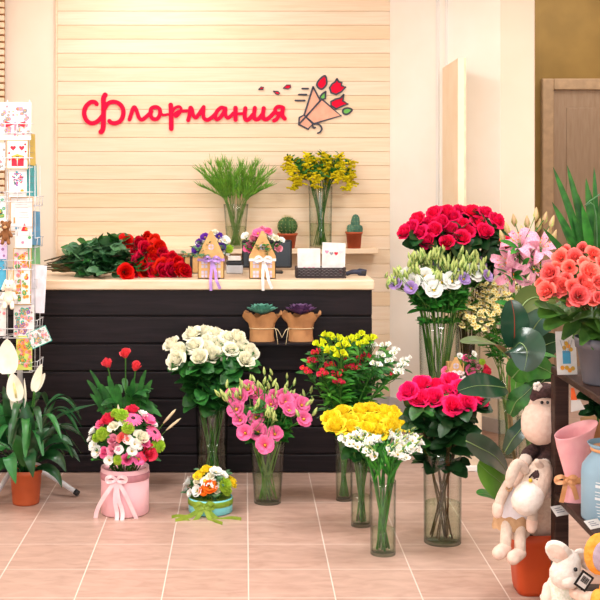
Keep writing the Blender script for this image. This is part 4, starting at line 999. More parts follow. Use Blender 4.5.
# ------------------------------------------------------------------ things on the wall shelf
terra = mat('terracotta', 'c65a32', .65, 'b64e2a', 8)
soil = mat('dark_soil', '3a281e', .95, '241812', 60)
cact = leafm('cactus_green', '5f8c4c', '3f6c3a', .6); spine = mat('cactus_spine', 'e8d892', .7)
def flowerpot(b, x, y, z, rb, rt, h, rim=.14, lip=1.12, n=36):
    b.lathe([(0, z + .001), (rb, z + .001), (rb + (rt - rb) * (1 - rim), z + h * (1 - rim)), (rt * lip / 1.06, z + h * (1 - rim)), (rt * lip, z + h), (rt * lip - .006, z + h), (rt * .9, z + h * .86), (0, z + h * .86)], (x, y, 0), n)
def spines(b, p, d, n=4, l=.012):
    for i in range(n):
        q = (V(d) + V((jit(.8), jit(.8), jit(.8)))).normalized(); b.tube([p, p + q * l], [.0009, .0002], 3, caps=False)
Y = SY + .03; k = Y / F
x = XF(287.5, Y); t = thing('potted_cactus', 'round barrel cactus in a terracotta pot behind the monitor', 'potted plant', (x, Y, SZ))
b = MB(); flowerpot(b, x, Y, SZ, 7.2 * k, 9.3 * k, 15 * k); part('pot', b, terra, t)
b = MB(); b.lathe([(0, SZ + 13 * k), (8.6 * k, SZ + 13 * k)], (x, Y, 0), 24); part('soil', b, soil, t)
b = MB(); c = V((x, Y, SZ + 22 * k)); rows = []
for i in range(13):
    th = PI * i / 12; rows.append([c + V((math.sin(th) * math.cos(a) * 9.3 * k * (1 + .09 * math.cos(a * 14)), math.sin(th) * math.sin(a) * 9.3 * k * (1 + .09 * math.cos(a * 14)), -math.cos(th) * 9.5 * k)) for a in [2 * PI * j / 84 for j in range(84)]])
b.grid(rows, 0, True); cb = part('body', b, cact, t)
b = MB()
for i in range(14):
    a = 2 * PI * i / 14
    for th in (.6, .9, 1.2, 1.5, 1.8, 2.2, 2.6, 2.9):
        d = V((math.sin(th) * math.cos(a), math.sin(th) * math.sin(a), -math.cos(th))); spines(b, c + d * 9.9 * k, d, 3, .013)
part('spines', b, spine, t)
x = XF(354, Y); t = thing('potted_cactus', 'branched columnar cactus in a terracotta pot at the end of the wall shelf', 'potted plant', (x, Y, SZ))
b = MB(); flowerpot(b, x, Y, SZ, 6.6 * k, 8 * k, 16.5 * k); part('pot', b, terra, t)
b = MB(); b.lathe([(0, SZ + 14.4 * k), (7.4 * k, SZ + 14.4 * k)], (x, Y, 0), 24); part('soil', b, soil, t)
b = MB()
def ribbed(b, p0, p1, r, n=10):
    p0, p1 = V(p0), V(p1); q = (p1 - p0).to_track_quat('Z', 'Y').to_matrix(); l = (p1 - p0).length; rows = []
    for f, s in ((0, .85), (.2, 1), (.6, 1.05), (.85, .85), (.96, .5), (1, .05)): rows.append([p0 + q @ V((math.cos(a) * r * s * (1 + .12 * math.cos(a * n)), math.sin(a) * r * s * (1 + .12 * math.cos(a * n)), l * f)) for a in [2 * PI * j / 60 for j in range(60)]])
    b.grid(rows, 0, True)
zc = SZ + 14 * k
ribbed(b, (x + .005, Y, zc), (x + .012, Y, zc + 20 * k), 4 * k); ribbed(b, (x - .02, Y - .01, zc), (x - .027, Y - .012, zc + 10 * k), 3.3 * k); ribbed(b, (x + .032, Y - .01, zc), (x + .036, Y - .015, zc + 9.5 * k), 3 * k)
part('body', b, leafm('blue_cactus', '5d8a72', '48745e', .6), t)
b = MB()
for px_, l in (((x + .01, Y), 20 * k), ((x - .025, Y - .012), 10 * k)):
    for i in range(10):
        a = 2 * PI * i / 10
        for f in (.2, .4, .6, .8): d = V((math.cos(a), math.sin(a), .2)); spines(b, V((px_[0], px_[1], zc + l * f)) + d * 4 * k, d, 2, .008)
part('spines', b, spine, t)

# grass bunch and goldenrod
v = vase(236, SY + .04, 249, 205, 19, 25, 'slim glass vase of fine green grass on the wall shelf', .5, z0=SZ)
for i in range(46):
    px = 199 + 74 * ((i * 0.618034) % 1); py = 160 + abs(px - 236) * .25 + rnd.uniform(-3, 20); h = P(px, py, SY + .02 + jit(.08))
    pts = cat(stem_path(v, h, .6), 6); n = len(pts)
    t = thing('grass_stem', 'feathery green grass stem in the slim vase on the wall shelf', 'grass', pts[0], 'grass stems on the wall shelf')
    b = MB(); b.tube(pts, .0022, 4); part('stem', b, M['palestem'], t); b = MB()
    for j in range(44):
        u = int(rnd.uniform(.42, .999) * (n - 1)); p = pts[u].lerp(pts[min(u + 1, n - 1)], rnd.random()); d = (pts[min(u + 1, n - 1)] - pts[max(u - 1, 0)]).normalized(); q = (d * 1.1 + V((jit(.8), jit(.8), .2))).normalized(); l = rnd.uniform(.035, .075)
        b.leaf([p, p + q * l * .5, p + q * l + V((0, 0, .004))], .0024, up=V((jit(1), -1, jit(1))), fold=.1, prof=lambda v_: (1, .9, .15)[int(round(v_ * 2))], across=1)
    part('foliage', b, M['grass'], t)
v = vase(320.5, SY + .03, 249, 187, 22, 24, 'tall glass vase of goldenrod on the wall shelf', .4, z0=SZ)
gold_blob = MB(); gold_blob.ell((0, 0, 0), 1, n=6, k=4); gold_me = gold_blob.mesh('goldenrod_tuft', M['gold'])
for i in range(20):
    px = 287 + 67 * (i + .5) / 20 + jit(3); py = 152 + abs(px - 321) * .12 + (i * 7 % 5) * 5; h = P(px, py, SY + jit(.09))
    pts = cat(stem_path(v, h, .6), 6); n = len(pts)
    t = thing('goldenrod_stem', 'yellow goldenrod plume in the tall vase on the wall shelf', 'flower', pts[0], 'goldenrod on the wall shelf')
    b = MB(); b.tube(pts, .003, 5); part('stem', b, M['stem'], t)
    b = MB()
    for j in range(26): 
        u = int(rnd.uniform(.55, .95) * (n - 1)); a = rnd.uniform(0, 2 * PI); add_leaf(b, pts[u], (math.cos(a), math.sin(a), .9), .06, .007, seg=4)
    part('foliage', b, M['midleaf'], t)
    b = MB()
    for j in range(24):
        a = rnd.uniform(0, 2 * PI); d = V((math.cos(a), math.sin(a), rnd.uniform(.2, 1.2))).normalized(); s = rnd.uniform(.025, .06); p0 = h + V((0, 0, -rnd.uniform(.0, .1)))
        for q in range(8): f = q / 7; b.ell(p0 + d * s * f + V((jit(.004), jit(.004), -.018 * f * f)), (.0075, .0075, .0066), n=6, k=4)
    part('plume', b, M['gold'], t)
# ------------------------------------------------------------------ dark display shelf on the right
SX, SYF, SYN = XF(555, 4.35), 4.41, 3.0
ST, SM, SB = .884, .437, .09
t = thing('display_shelf', 'dark brown open display shelf full of plants and gifts', 'shelf', (SX + .19, (SYF + SYN) / 2, 0))
for nm, ztop in (('shelf_board', ST), ('shelf_board', SM), ('shelf_board', SB)):
    b = MB(); b.box((SX, SYN, ztop - .024), (SX + .42, SYF, ztop), 0, .003); part(nm, b, R['shelfwood'], t)
for x, y in ((SX - .001, 4.35), (SX + .37, 4.35), (SX - .001, SYN), (SX + .37, SYN)):
    b = MB(); b.box((x, y, .001), (x + .051, y + .057, ST - .025), 0, .003); part('post', b, R['shelfwood'], t)

# coral begonia in a grey pot
Y = 4.05; k = Y / F; x = XF(606, Y)
greypot = mat('charcoal_pot', '5c5c66', .5, '54545e', 8)
t = thing('potted_begonia', 'coral flowering begonia in a grey plastic pot on the shelf top', 'potted plant', (x, Y, ST))
b = MB(); z0 = ST + .001; hz = .155
b.lathe([(0, z0), (.073, z0), (.076, z0 + .006), (.094, z0 + hz - .036), (.101, z0 + hz - .034), (.104, z0 + hz), (.099, z0 + hz), (.094, z0 + hz - .02), (0, z0 + hz - .02)], (x, Y, 0), 48); part('pot', b, greypot, t)
b = MB(); b.lathe([(0, z0 + hz - .015), (.094, z0 + hz - .018)], (x, Y, 0), 32); part('soil', b, soil, t)
cc = V((x, Y, z0 + hz - .02)); b = MB(); bl = MB()
beg = [(549, 272, 10, -.1), (546, 291, 11, -.12), (560, 257, 9, 0), (575, 257, 10, 0), (569, 267, 8, -.05), (590, 271, 11, -.13), (594, 254, 9, 0), (562, 286, 10, -.1), (579, 295, 12, -.16), (566, 278, 7, -.08), (583, 281, 9, -.14), (599, 282, 8, -.15), (601, 298, 9, -.17), (556, 267, 7, -.02), (604, 262, 9, -.05), (584, 262, 7, -.06), (572, 286, 8, -.14), (553, 282, 8, -.08), (610, 275, 10, -.1), (588, 288, 8, -.15), (612, 290, 9, -.12), (566, 250, 6, .05), (583, 248, 7, .06), (606, 249, 8, .06), (557, 293, 6, -.1), (592, 300, 7, -.16), (540, 283, 6, -.06), (570, 302, 5, -.12)]
for px, py, rp, dy in beg:
    p = P(px, py, Y + dy); b.tube(cat([cc + V((jit(.04), jit(.04), 0)), cc.lerp(p, .5) + V((0, 0, .05)), p], 4), .0028, 5)
part('stem', b, M['brownstem'], t)
for px, py, rp, dy in beg:
    p = P(px, py, Y + dy); d = V(((px - 585) / 40, -1, .45 + jit(.3))); part('bloom', rnd.choice(BL['coralrose']), None, t, aim(p, d, rp * k * 1.02))
bl = MB()
for i in range(80):
    a = rnd.uniform(0, 2 * PI); e = rnd.uniform(.1, 1.0); p = cc + V((math.cos(a) * .1 * e, math.sin(a) * .1 * e, rnd.uniform(.03, .22))); d = V((math.cos(a), math.sin(a) - .2, rnd.uniform(-.25, .4)))
    add_leaf(bl, p, d, rnd.uniform(.07, .12), rnd.uniform(.024, .036), 0, .35, .15)
for px, py, qx, qy, w in ((560, 318, 536, 306, 11), (566, 312, 540, 318, 12), (572, 318, 545, 330, 10), (570, 322, 600, 318, 9), (580, 320, 606, 335, 9), (575, 308, 556, 300, 9), (586, 316, 612, 322, 12), (566, 306, 544, 298, 10)):
    p, q = P(px, py, Y - .06), P(qx, qy, Y - .13); bl.leaf(cat([p, p.lerp(q, .5) + V((0, 0, .015)), q], 4), w * k, up=V((0, -.5, 1)), fold=.15)
part('foliage', bl, leafm('begonia_leaf', '4f7a2c', '2f5a22'), t)
b = MB(); b.tube([P(585, 348, Y - .02), P(586, 300, Y - .02)], .006, 8); part('stake', b, mat('bamboo_stake', 'c99a64', .6), t)

# card standing behind the pot
def d_vase_print(b, w, h):
    rect(b, -w * .2, h * .25, w * .2, h * .55, INK['blue'], 0); [blob(b, w * q, h * z, w * .11, INK[c], 8, 1, -.0007) for q, z, c in ((-.1, .62, 'gold'), (.1, .66, 'orange'), (0, .72, 'gold'), (.22, .58, 'gold'), (-.24, .16, 'orange'), (.12, .1, 'orange'), (.28, .14, 'gold'), (-.02, .16, 'gold'))]
    for q in (-.3, -.1, .15, .3): b.tube([V((q * w * .4, -.001, h * .5)), V((q * w, -.001, h * .8))], .0008, 4, INK['grey'])
Yc = 4.22; card(21 * Yc / F, 43 * Yc / F, d_vase_print, 'white card with a yellow flower jug print behind the grey pot', Matrix.Translation((XF(567.5, Yc), Yc, ST + .001)) @ Matrix.Rotation(.15, 4, 'Z') @ Matrix.Rotation(-.12, 4, 'X'))

# sword-leaved plant behind
Yd = 4.31; kd = Yd / F; x = XF(598, Yd)
t = thing('potted_sword_plant', 'tall plant with upright sword leaves behind the coral begonia', 'potted plant', (x, Yd, ST))
b = MB(); flowerpot(b, x, Yd, ST, .05, .062, .12); part('pot', b, terra, t)
b = MB(); b.lathe([(0, ST + .104), (.055, ST + .104)], (x, Yd, 0), 24); part('soil', b, soil, t)
sw = [(553, 167, 4.5, -.05), (567, 165, 4.5, .0), (594, 167, 4, .04), (576, 190, 6, .02), (552, 202, 5, -.06), (586, 178, 5, -.03), (603, 180, 6, 0), (560, 222, 5, -.1), (612, 196, 6, -.04), (582, 205, 6, -.08), (596, 210, 6, -.08), (620, 220, 6, -.02), (543, 228, 4.5, -.08), (573, 214, 5, -.05), (607, 230, 6, -.1), (590, 190, 5, .06), (566, 236, 5, -.12), (600, 200, 4.5, .08)]
for px, py, w, dy in sw:
    tip = P(px, py, Yd + dy); p0 = V((x + (tip.x - x) * .12, Yd + dy * .1, ST + .1)); m_ = p0.lerp(tip, .5) + V((0, 0, .05)) + V(((tip.x - x) * -.12, 0, 0))
    b = MB(); b.leaf(cat([p0, m_, tip], 6), w * kd, up=V((-.2 * (1 if px < 590 else -1), -1, .2)), fold=.35, prof=lambda v: (.5 + .5 * min(1, v * 3)) * (1 - v ** 4) + .02); part('leaf', b, M[rnd.choice(['midleaf', 'leaf', 'leaf'])], t)
b = MB(); b.tube(cat([V((x, Yd, ST + .1)), P(596, 215, Yd - .1), P(585, 206, Yd - .12), P(602, 193, Yd - .1)], 5), .002, 5); part('thin_leaf', b, M['greyleaf'], t)

# pink felt wrap with a ribbon, on the middle shelf
Y = 4.24; k = Y / F; x = XF(574.5, Y); z0 = SM + .001
t = thing('felt_flower_wrap', 'pink felt flower wrap tied with an apricot ribbon on the middle shelf', 'gift wrap', (x, Y, z0))
def ring(r, z, tilt=0, n=40, ox=0): return [V((x + ox + r * math.cos(a), Y + r * .7 * math.sin(a), z + tilt * math.cos(a) + tilt * .35 * math.sin(a))) for a in [2 * PI * i / n for i in range(n)]]
felt = mat('pink_felt', 'f3b4b8', .85, 'efa8b0', 30, bump=.2)
b = MB(); rows = [ring(.044, z0), ring(.041, z0 + .03), ring(.031, z0 + .075, 0, 40, -.002), ring(.034, z0 + .09), ring(.05, z0 + .15, .004), ring(.062, z0 + .2, .012), ring(.073, z0 + .245, .026, 40, .005), ring(.076, z0 + .252, .027, 40, .006), ring(.073, z0 + .252, .027, 40, .006), ring(.066, z0 + .23, .024, 40, .005), ring(.05, z0 + .17, .01), ring(.02, z0 + .11)]
b.grid(rows, 0, True); part('wrap', b, felt, t)
apr = mat('apricot_satin', 'e6a878', .4, 'd8945e', 20)
b = MB(); b.lathe([(.036, .066), (.037, .07), (.037, .084), (.036, .088)], (0, 0, 0), 32, M=Matrix.Translation((x - .001, Y, z0)) @ Matrix.Diagonal((1, .74, 1, 1)))
c = V((x - .034, Y - .02, z0 + .078)); bow(b, c, .035, tails=[[c + V((-.01, -.01, -.03)), c + V((-.02, -.01, -.075))], [c + V((.02, -.012, -.02)), c + V((.035, -.01, -.065))]], w=.0085)
part('ribbon_bow', b, apr, t)

# blue milk can with white lettering marks
Y = 4.03; k = Y / F; x = XF(612, Y); z0 = SM + .001; bluec = mat('dusty_blue_enamel', '8fb2c8', .45, '82a6be', 6)
t = thing('milk_can', 'dusty blue enamel milk can with white printed lines on the middle shelf', 'milk can', (x, Y, z0))
rb = 30 * k; zt = H - (443 - CY) * k
b = MB(); b.lathe([(0, z0), (rb * .97, z0), (rb, z0 + .006), (rb, z0 + .15), (rb * .97, z0 + .175), (rb * .8, z0 + .2), (rb * .66, z0 + .215), (rb * .64, zt - .02), (rb * .72, zt - .012), (rb * .8, zt), (rb * .74, zt), (rb * .6, zt - .02), (rb * .58, z0 + .2), (0, z0 + .19)], (x, Y, 0), 56); part('body', b, bluec, t)
b = MB(); b.lathe([(rb * .66, zt - .026), (rb * .7, zt - .024), (rb * .7, zt - .015), (rb * .66, zt - .013)], (x, Y, 0), 40); part('neck_band', b, apr, t)
b = MB()
def on_can(a, z, w, h, n=6):
    rows = [[V((x + (rb + .0008) * math.cos(a + w * (i / n - .5)), Y + (rb + .0008) * math.sin(a + w * (i / n - .5)), z + zz)) for i in range(n + 1)] for zz in (0, h)]; b.grid(rows)
for z, ws, h in ((.135, (.75,), .003), (.12, (.3, .42), .009), (.104, (.2, .3, .2), .003), (.094, (.8,), .002), (.08, (.25, .2, .25), .008), (.066, (.3, .35), .003), (.056, (.2, .2, .25), .003), (.046, (.7,), .002), (.036, (.3, .3), .003), (.026, (.25, .3), .003)):
    tot = sum(ws) + .06 * (len(ws) - 1); a = -PI / 2 - .45 - tot / 2
    for w in ws: on_can(a + w / 2, z0 + z, w, h); a += w + .06
part('printed_lines', b, mat('white_print', 'e4eef4', .5), t)

# kraft-wrapped plant with a price tag between the shelves
Y = 4.33; k = Y / F; x = XF(598, Y)
t = thing('wrapped_pot_plant', 'leafy plant in kraft wrap behind the pink felt wrap', 'potted plant', (x, Y, SM))
b = MB(); b.lathe([(0, SM + .001), (.035, SM + .001), (.04, SM + .12), (.062, SM + .27), (.058, SM + .27), (.036, SM + .14), (0, SM + .13)], (x, Y, 0), 28); part('kraft_wrap', b, kraft2, t)
b = MB(); b.tube([V((x, Y, SM + .13)), V((x, Y, SM + .34))], .004, 6); part('stem', b, M['stem'], t)
b = MB()
for i in range(46):
    a = rnd.uniform(0, 2 * PI); add_leaf(b, V((x + jit(.012), Y + .01 + jit(.01), SM + rnd.uniform(.28, .36))), (math.cos(a), math.sin(a) * .6 - .2, rnd.uniform(-.1, .8)), .07, .02)
part('foliage', b, M['darkleaf'], t)
b = MB(); p0, p1 = P(570, 412, 4.2), P(583, 391, 4.2)
t2 = thing('price_tag', 'white price tag with an orange top hanging behind the shelf post', 'price tag', P(577, 390, 4.22))
b.prism([(XF(571, 4.22), P(0, 412, 4.22).z), (XF(585, 4.22), P(0, 409, 4.22).z), (XF(580, 4.22), P(0, 400, 4.22).z), (XF(571, 4.22), P(0, 400, 4.22).z)], 4.219, 4.2205); part('tag', b, paper, t2)
b = MB(); b.prism([(XF(571, 4.22), P(0, 400, 4.22).z), (XF(577, 4.22), P(0, 400, 4.22).z), (XF(574, 4.22), P(0, 388, 4.22).z), (XF(571, 4.22), P(0, 388, 4.22).z)], 4.2185, 4.221); part('clip', b, mat('orange_plastic', 'f4682a', .5), t2)
def tag_card(px, py, Y, w, h, lab, yaw, pitch):
    t = thing('price_tag', lab, 'price tag', P(px, py, Y)); b = MB(); Mx = Matrix.Translation(P(px, py, Y)) @ Matrix.Rotation(yaw, 4, 'Z') @ Matrix.Rotation(pitch, 4, 'X')
    b.box((-w / 2, -.001, -h / 2), (w / 2, .001, h / 2), 0, 0, Mx); part('paper', b, paper, t)
    b = MB()
    for i in range(3): b.box((-w * .3, -.0016, h * (.2 - .2 * i)), (w * (.1 + .08 * i), -.001, h * (.2 - .2 * i) + .003), 0, 0, Mx)
    part('printed_lines', b, inks[3], t)
tag_card(560, 510.5, 4.3, .062, .042, 'white price tag standing on the shelf corner under the pink felt wrap', .5, -.9)
tag_card(594, 524, 3.93, .06, .036, 'white price tag at the shelf edge below the blue milk can', .5, -1.0)

# ------------------------------------------------------------------ rubber plant in an orange pot
Y = 4.6; k = Y / F; x = XF(534.5, Y); ph = .235
orangepot = mat('orange_plastic_pot', 'd0521f', .5, 'c4481a', 6)
t = thing('potted_rubber_plant', 'rubber plant with big glossy leaves in a squarish orange pot', 'potted plant', (x, Y, 0))
b = MB(); b.lathe([(0, .012), (.062, .012), (.064, .001), (.072, .001), (.076, .02), (.09, ph - .05), (.097, ph - .046), (.099, ph), (.093, ph), (.088, ph - .03), (0, ph - .03)], (x, Y, 0), 64, sq=5.0); part('pot', b, orangepot, t)
b = MB(); b.lathe([(0, ph - .02), (.086, ph - .024)], (x, Y, 0), 40, sq=5.0); part('soil', b, soil, t)
c = V((x, Y, ph - .03))
b = MB(); st = cat([c + V((-.02, .03, 0)), P(519, 480, 4.66), P(510, 430, 4.68), P(509, 385, 4.68), P(512, 345, 4.68), P(513, 322, 4.66)], 6); b.tube(st, [.008 - .004 * i / len(st) for i in range(len(st))], 8)
part('stem', b, leafm('rubber_stem', '8a7a4c', '6c5c38'), t)
b = MB(); b.tube([c + V((-.05, .05, 0)), P(507.5, 352, 4.72)], .0045, 8); part('stake', b, mat('cane_stake', 'b89868', .6), t)
rub = mat('rubber_leaf', '24503a', .28, '173a2a', 8, .06, .5, coat=.3)
rub2 = mat('rubber_leaf_backlit', '6da03c', .35, '588c30', 8, .2)  # leaf lit from behind, the glow painted into its green
rub3 = mat('rubber_leaf_olive', '54662c', .35, '40541f', 8, .12)
vein = mat('leaf_vein', '8fae6e', .5); veinr = mat('red_sheath', 'a8402a', .5)
def big_leaf(pts, w, upv, m, fold=.12, pet=None, vm=None, prof=None):
    pts = [P(*p) for p in pts]; q = cat(pts, 5); b = MB()
    b.leaf(q, w * k, up=V(upv), fold=fold, across=3, prof=prof or (lambda v: math.sin(PI * min(1, .06 + v * .92)) ** .65)); lf = part('leaf', b, m, t)
    b = MB(); b.tube([p + V((0, -.0015, .0008)) for p in q], [.0022 * (1.15 - i / len(q)) for i in range(len(q))], 5); part('midrib', b, vm or vein, lf)
    if pet:
        b = MB(); b.tube(cat([P(*pet), pts[0].lerp(P(*pet), .5) + V((0, 0, .003)), pts[0]], 4), .003, 6); part('petiole', b, M['palestem'], lf)
big_leaf([(514, 347, 4.62), (514.5, 332, 4.6), (514, 315, 4.6), (511, 300, 4.62)], 15, (.1, -1, .1), rub, .1, (513, 352, 4.66), veinr)
big_leaf([(513, 350, 4.62), (520, 343, 4.55), (527, 352, 4.5), (524, 371, 4.49)], 20, (-.2, -1, .6), rub, .15, (512, 355, 4.66))
big_leaf([(504, 353, 4.66), (495, 344, 4.6), (480, 341, 4.52), (461, 342.5, 4.46)], 12, (.05, -.35, 1), rub3, .1, (510, 362, 4.68))
big_leaf([(506, 388, 4.62), (492, 386, 4.55), (475, 386, 4.5), (458, 391, 4.47)], 13.5, (.1, -.85, .6), rub, .1, (509, 396, 4.68))
big_leaf([(466, 441, 4.45), (478, 447, 4.48), (494, 456, 4.52), (508, 472, 4.58)], 15, (.3, -.8, .6), rub, .1, None)
big_leaf([(516, 500, 4.62), (502, 484, 4.56), (490, 474, 4.52), (478, 463, 4.5)], 20, (.45, -1, .5), rub2, .08, (519, 508, 4.64))
big_leaf([(512, 503, 4.64), (498, 499, 4.6), (486, 494, 4.55), (477, 494, 4.52)], 8, (0, -.6, 1), M['midleaf'], .1)
big_leaf([(505, 452, 4.64), (512, 440, 4.6), (520, 430, 4.6), (530, 414, 4.62)], 10, (-.7, -.7, .3), rub, .1)
big_leaf([(507, 400, 4.65), (500, 396, 4.6), (492, 396, 4.57), (480, 397, 4.53)], 8, (0, -.4, 1), rub, .1)
big_leaf([(506, 356, 4.64), (522, 352, 4.57), (538, 353, 4.55), (557, 357, 4.56)], 8, (0, -.3, 1), M['midleaf'], .1)
big_leaf([(512, 378, 4.66), (522, 368, 4.62), (536, 366, 4.6), (553, 374, 4.6)], 17, (.1, -.9, .5), M['midleaf'], .1)
big_leaf([(518, 312, 4.66), (528, 300, 4.7), (540, 298, 4.72), (556, 310, 4.7)], 14, (.1, -.8, .6), rub3, .1)
big_leaf([(528, 338, 4.68), (538, 322, 4.68), (547, 316, 4.68), (562, 316, 4.68)], 16, (.3, -.9, .4), mat('rubber_leaf_grey', '50786a', .3, '3c6456', 8, .1), .1)
big_leaf([(510, 415, 4.66), (516, 402, 4.63), (524, 395, 4.62), (536, 383, 4.62)], 11, (-.6, -.8, .3), M['leaf'], .1)
big_leaf([(528, 362, 4.72), (538, 350, 4.74), (548, 344, 4.74), (562, 340, 4.74)], 14, (.2, -.9, .4), M['darkleaf'], .1)
big_leaf([(528, 396, 4.76), (538, 386, 4.76), (546, 378, 4.76), (556, 366, 4.76)], 16, (.2, -.9, .4), M['darkleaf'], .1)
big_leaf([(514, 400, 4.72), (516, 382, 4.76), (520, 370, 4.78), (521, 352, 4.78)], 13, (.2, -.9, .2), M['brightleaf'], .1)

# ------------------------------------------------------------------ soft toys
plush = mat('beige_plush', 'e2cfc0', .95, 'd6c0b0', 60, bump=.5)
plushw = mat('cream_plush', 'f2e8e0', .95, 'e8dcd2', 60, bump=.5)
plushp = mat('pale_pink_plush', 'f2d8ca', .95, 'ecccbc', 60, bump=.4)
knit = mat('dark_brown_knit', '3a2624', .95, '52383a', 90, bump=.8)
lace = mat('white_cotton', 'f2eef0', .85, 'e6e0e6', 40)
tancloth = mat('tan_cloth', 'c8a27c', .9, 'b8906a', 40)
bead = mat('black_bead', '141214', .25)
def chain(b, pts, rad, n=5, sides=14):
    p = cat([V(q) for q in pts], n); r = []
    m = len(rad) - 1
    for i in range(len(p)):
        f = i / (len(p) - 1) * m; j = min(int(f), m - 1); r.append(rad[j] + (rad[j + 1] - rad[j]) * (f - j))
    d0, d1 = (p[0] - p[1]).normalized(), (p[-1] - p[-2]).normalized()
    pp = [p[0] + d0 * r[0] * q for q in (.98, .8, .45)] + p + [p[-1] + d1 * r[-1] * q for q in (.45, .8, .98)]
    rr = [r[0] * .2, r[0] * .6, r[0] * .9] + r + [r[-1] * .9, r[-1] * .6, r[-1] * .2]
    b.tube(pp, rr, sides)
def Q(px, py, Y): return P(px, py, Y)
# the lower toy, a donkey in a white apron sitting on the pot rim
Yp = 4.44; kp = Yp / F
t = thing('plush_donkey', 'beige plush donkey in a white apron sitting on the orange pot rim', 'soft toy', P(516, 530, 4.47))
b = MB(); chain(b, [Q(518, 527, 4.47), Q(516, 505, 4.45), Q(519, 482, 4.46)], [.05, .048, .034], 5, 20); part('body', b, plush, t)
b = MB(); rows = []
for f, (px, py, rx) in enumerate(((516, 484, 11), (514, 500, 15.5), (513, 518, 18.5), (513, 520, 19.5))):
    cx_ = P(px, py, 4.455); rows.append([cx_ + V((rx * kp * math.cos(a), rx * kp * .82 * math.sin(a), .004 * math.sin(a * 6) * (f > 1))) for a in [2 * PI * i / 36 for i in range(36)]])
b.grid(rows[:3], 0, True); part('apron', b, lace, t)
b = MB(); rows = [[P(513, py, 4.455) + V((rx * kp * math.cos(a), rx * kp * .84 * math.sin(a), .004 * math.sin(a * 9))) for a in [2 * PI * i / 40 for i in range(40)]] for py, rx in ((514, 17.5), (520, 19.6), (527, 21))]; b.grid(rows, 0, True); part('skirt', b, tancloth, t)
for (hip, knee, foot, toe) in (((507, 524, 4.42), (506, 536, 4.39), (505, 548, 4.38), (499, 553, 4.35)), ((520, 526, 4.42), (520, 540, 4.38), (520, 553, 4.37), (513, 558, 4.34))):
    b = MB(); chain(b, [Q(*hip), Q(*knee), Q(*foot)], [.022, .021, .02]); lg = part('leg', b, plush, t)
    b = MB(); chain(b, [Q(*foot), Q(*toe)], [.023, .025], 4); part('foot', b, plushp, lg)
for pts in ([(508, 484, 4.43), (502, 496, 4.41), (498, 507, 4.4)], [(531, 486, 4.4), (533, 506, 4.38), (532, 522, 4.38)]):
    b = MB(); chain(b, [Q(*p) for p in pts], [.018, .019, .018]); ar = part('arm', b, plush, t)
    b = MB(); chain(b, [Q(*pts[-1]), Q(pts[-1][0] - .5, pts[-1][1] + 6, pts[-1][2])], [.021, .019], 4); part('hoof', b, plushp, ar)
b = MB(); chain(b, [Q(541, 472, 4.4), Q(535, 486, 4.37), Q(529, 497, 4.36)], [.046, .05, .052], 5, 22); part('head', b, plush, t)
b = MB(); chain(b, [Q(529, 496, 4.345), Q(526, 501, 4.335)], [.055, .053], 5, 22); part('muzzle', b, plushw, t)
for px, py in ((518, 494), (526, 489)):
    pass
for pts in ([(525, 470, 4.37), (518, 464, 4.36), (512, 474, 4.35), (509, 484, 4.35)], [(540, 466, 4.37), (537, 462, 4.36)]):
    b = MB(); chain(b, [Q(*p) for p in pts], [.017, .02, .022, .014] if len(pts) > 2 else [.014, .012]); part('ear', b, plush, t)
b = MB(); 
for i in range(9): b.tube(cat([Q(537 + jit(3), 472 + jit(2), 4.352), Q(536 + jit(5), 474, 4.342), Q(535 + jit(6), 478 + jit(3), 4.338)], 3), .0035, 5)
part('forelock', b, knit, t)
b = MB(); b.ell(Q(530.5, 480.5, 4.325), .0075, n=8, k=6); part('yellow_button', b, M['core'], t, None, 'small yellow flower button')
for px, py in ((537, 480), (541, 482)):
    b = MB(); b.ell(Q(px, py, 4.335), .0045, n=8, k=6); part('eye', b, bead, t)
b = MB()
for i in range(6): b.ell(Q(509 + 2.4 * math.cos(i), 488 + 2.6 * math.sin(i), 4.405), .0055, n=7, k=5)
part('rosette', b, tancloth, t)

# the upper toy, a sheep in a dark knitted top
t = thing('plush_sheep', 'plush sheep in a dark brown knitted top, half hidden by the shelf post', 'soft toy', P(542, 520, 4.6))
b = MB(); chain(b, [Q(543, 527, 4.6), Q(543, 490, 4.56), Q(544, 456, 4.54)], [.055, .06, .045], 5, 22); part('body', b, plush, t)
b = MB(); chain(b, [Q(543, 475, 4.54), Q(544, 452, 4.53)], [.064, .052], 5, 24)
for pts in ([(534, 449, 4.5), (528, 454, 4.47), (526, 459, 4.46)], [(549, 452, 4.48), (546, 458, 4.45), (543, 462, 4.44)]): chain(b, [Q(*p) for p in pts], [.022, .024, .024])
part('knitted_top', b, knit, t)
for pts in ([(526, 459, 4.455), (521, 470, 4.44), (516, 483, 4.43)], [(544, 463, 4.435), (547, 476, 4.42), (546, 494, 4.41)]):
    b = MB(); chain(b, [Q(*p) for p in pts], [.018, .021, .019]); ar = part('arm', b, plushp, t)
    b = MB(); chain(b, [Q(*pts[0]), Q(pts[0][0] - 1, pts[0][1] + 2.5, pts[0][2])], [.0235, .0235], 3); part('cuff', b, plushw, ar)
b = MB(); chain(b, [Q(549, 398, 4.52), Q(545, 412, 4.5), Q(541, 424, 4.48)], [.06, .066, .07], 6, 26); chain(b, [Q(541, 420, 4.47), Q(540, 426, 4.46)], [.072, .07], 4, 26); part('head', b, plushp, t)
b = MB(); chain(b, [Q(549, 394, 4.50), Q(541, 392, 4.49), Q(534, 397, 4.49)], [.04, .034, .016], 5, 16); chain(b, [Q(553, 392, 4.47), Q(546, 391, 4.455), Q(539, 393, 4.46)], [.026, .025, .016], 5, 14); part('hair', b, knit, t)
for px in (542, 547.6):
    b = MB(); b.ell(Q(px, 402.5, 4.432), .0062, n=10, k=8); part('eye', b, bead, t)
b = MB()
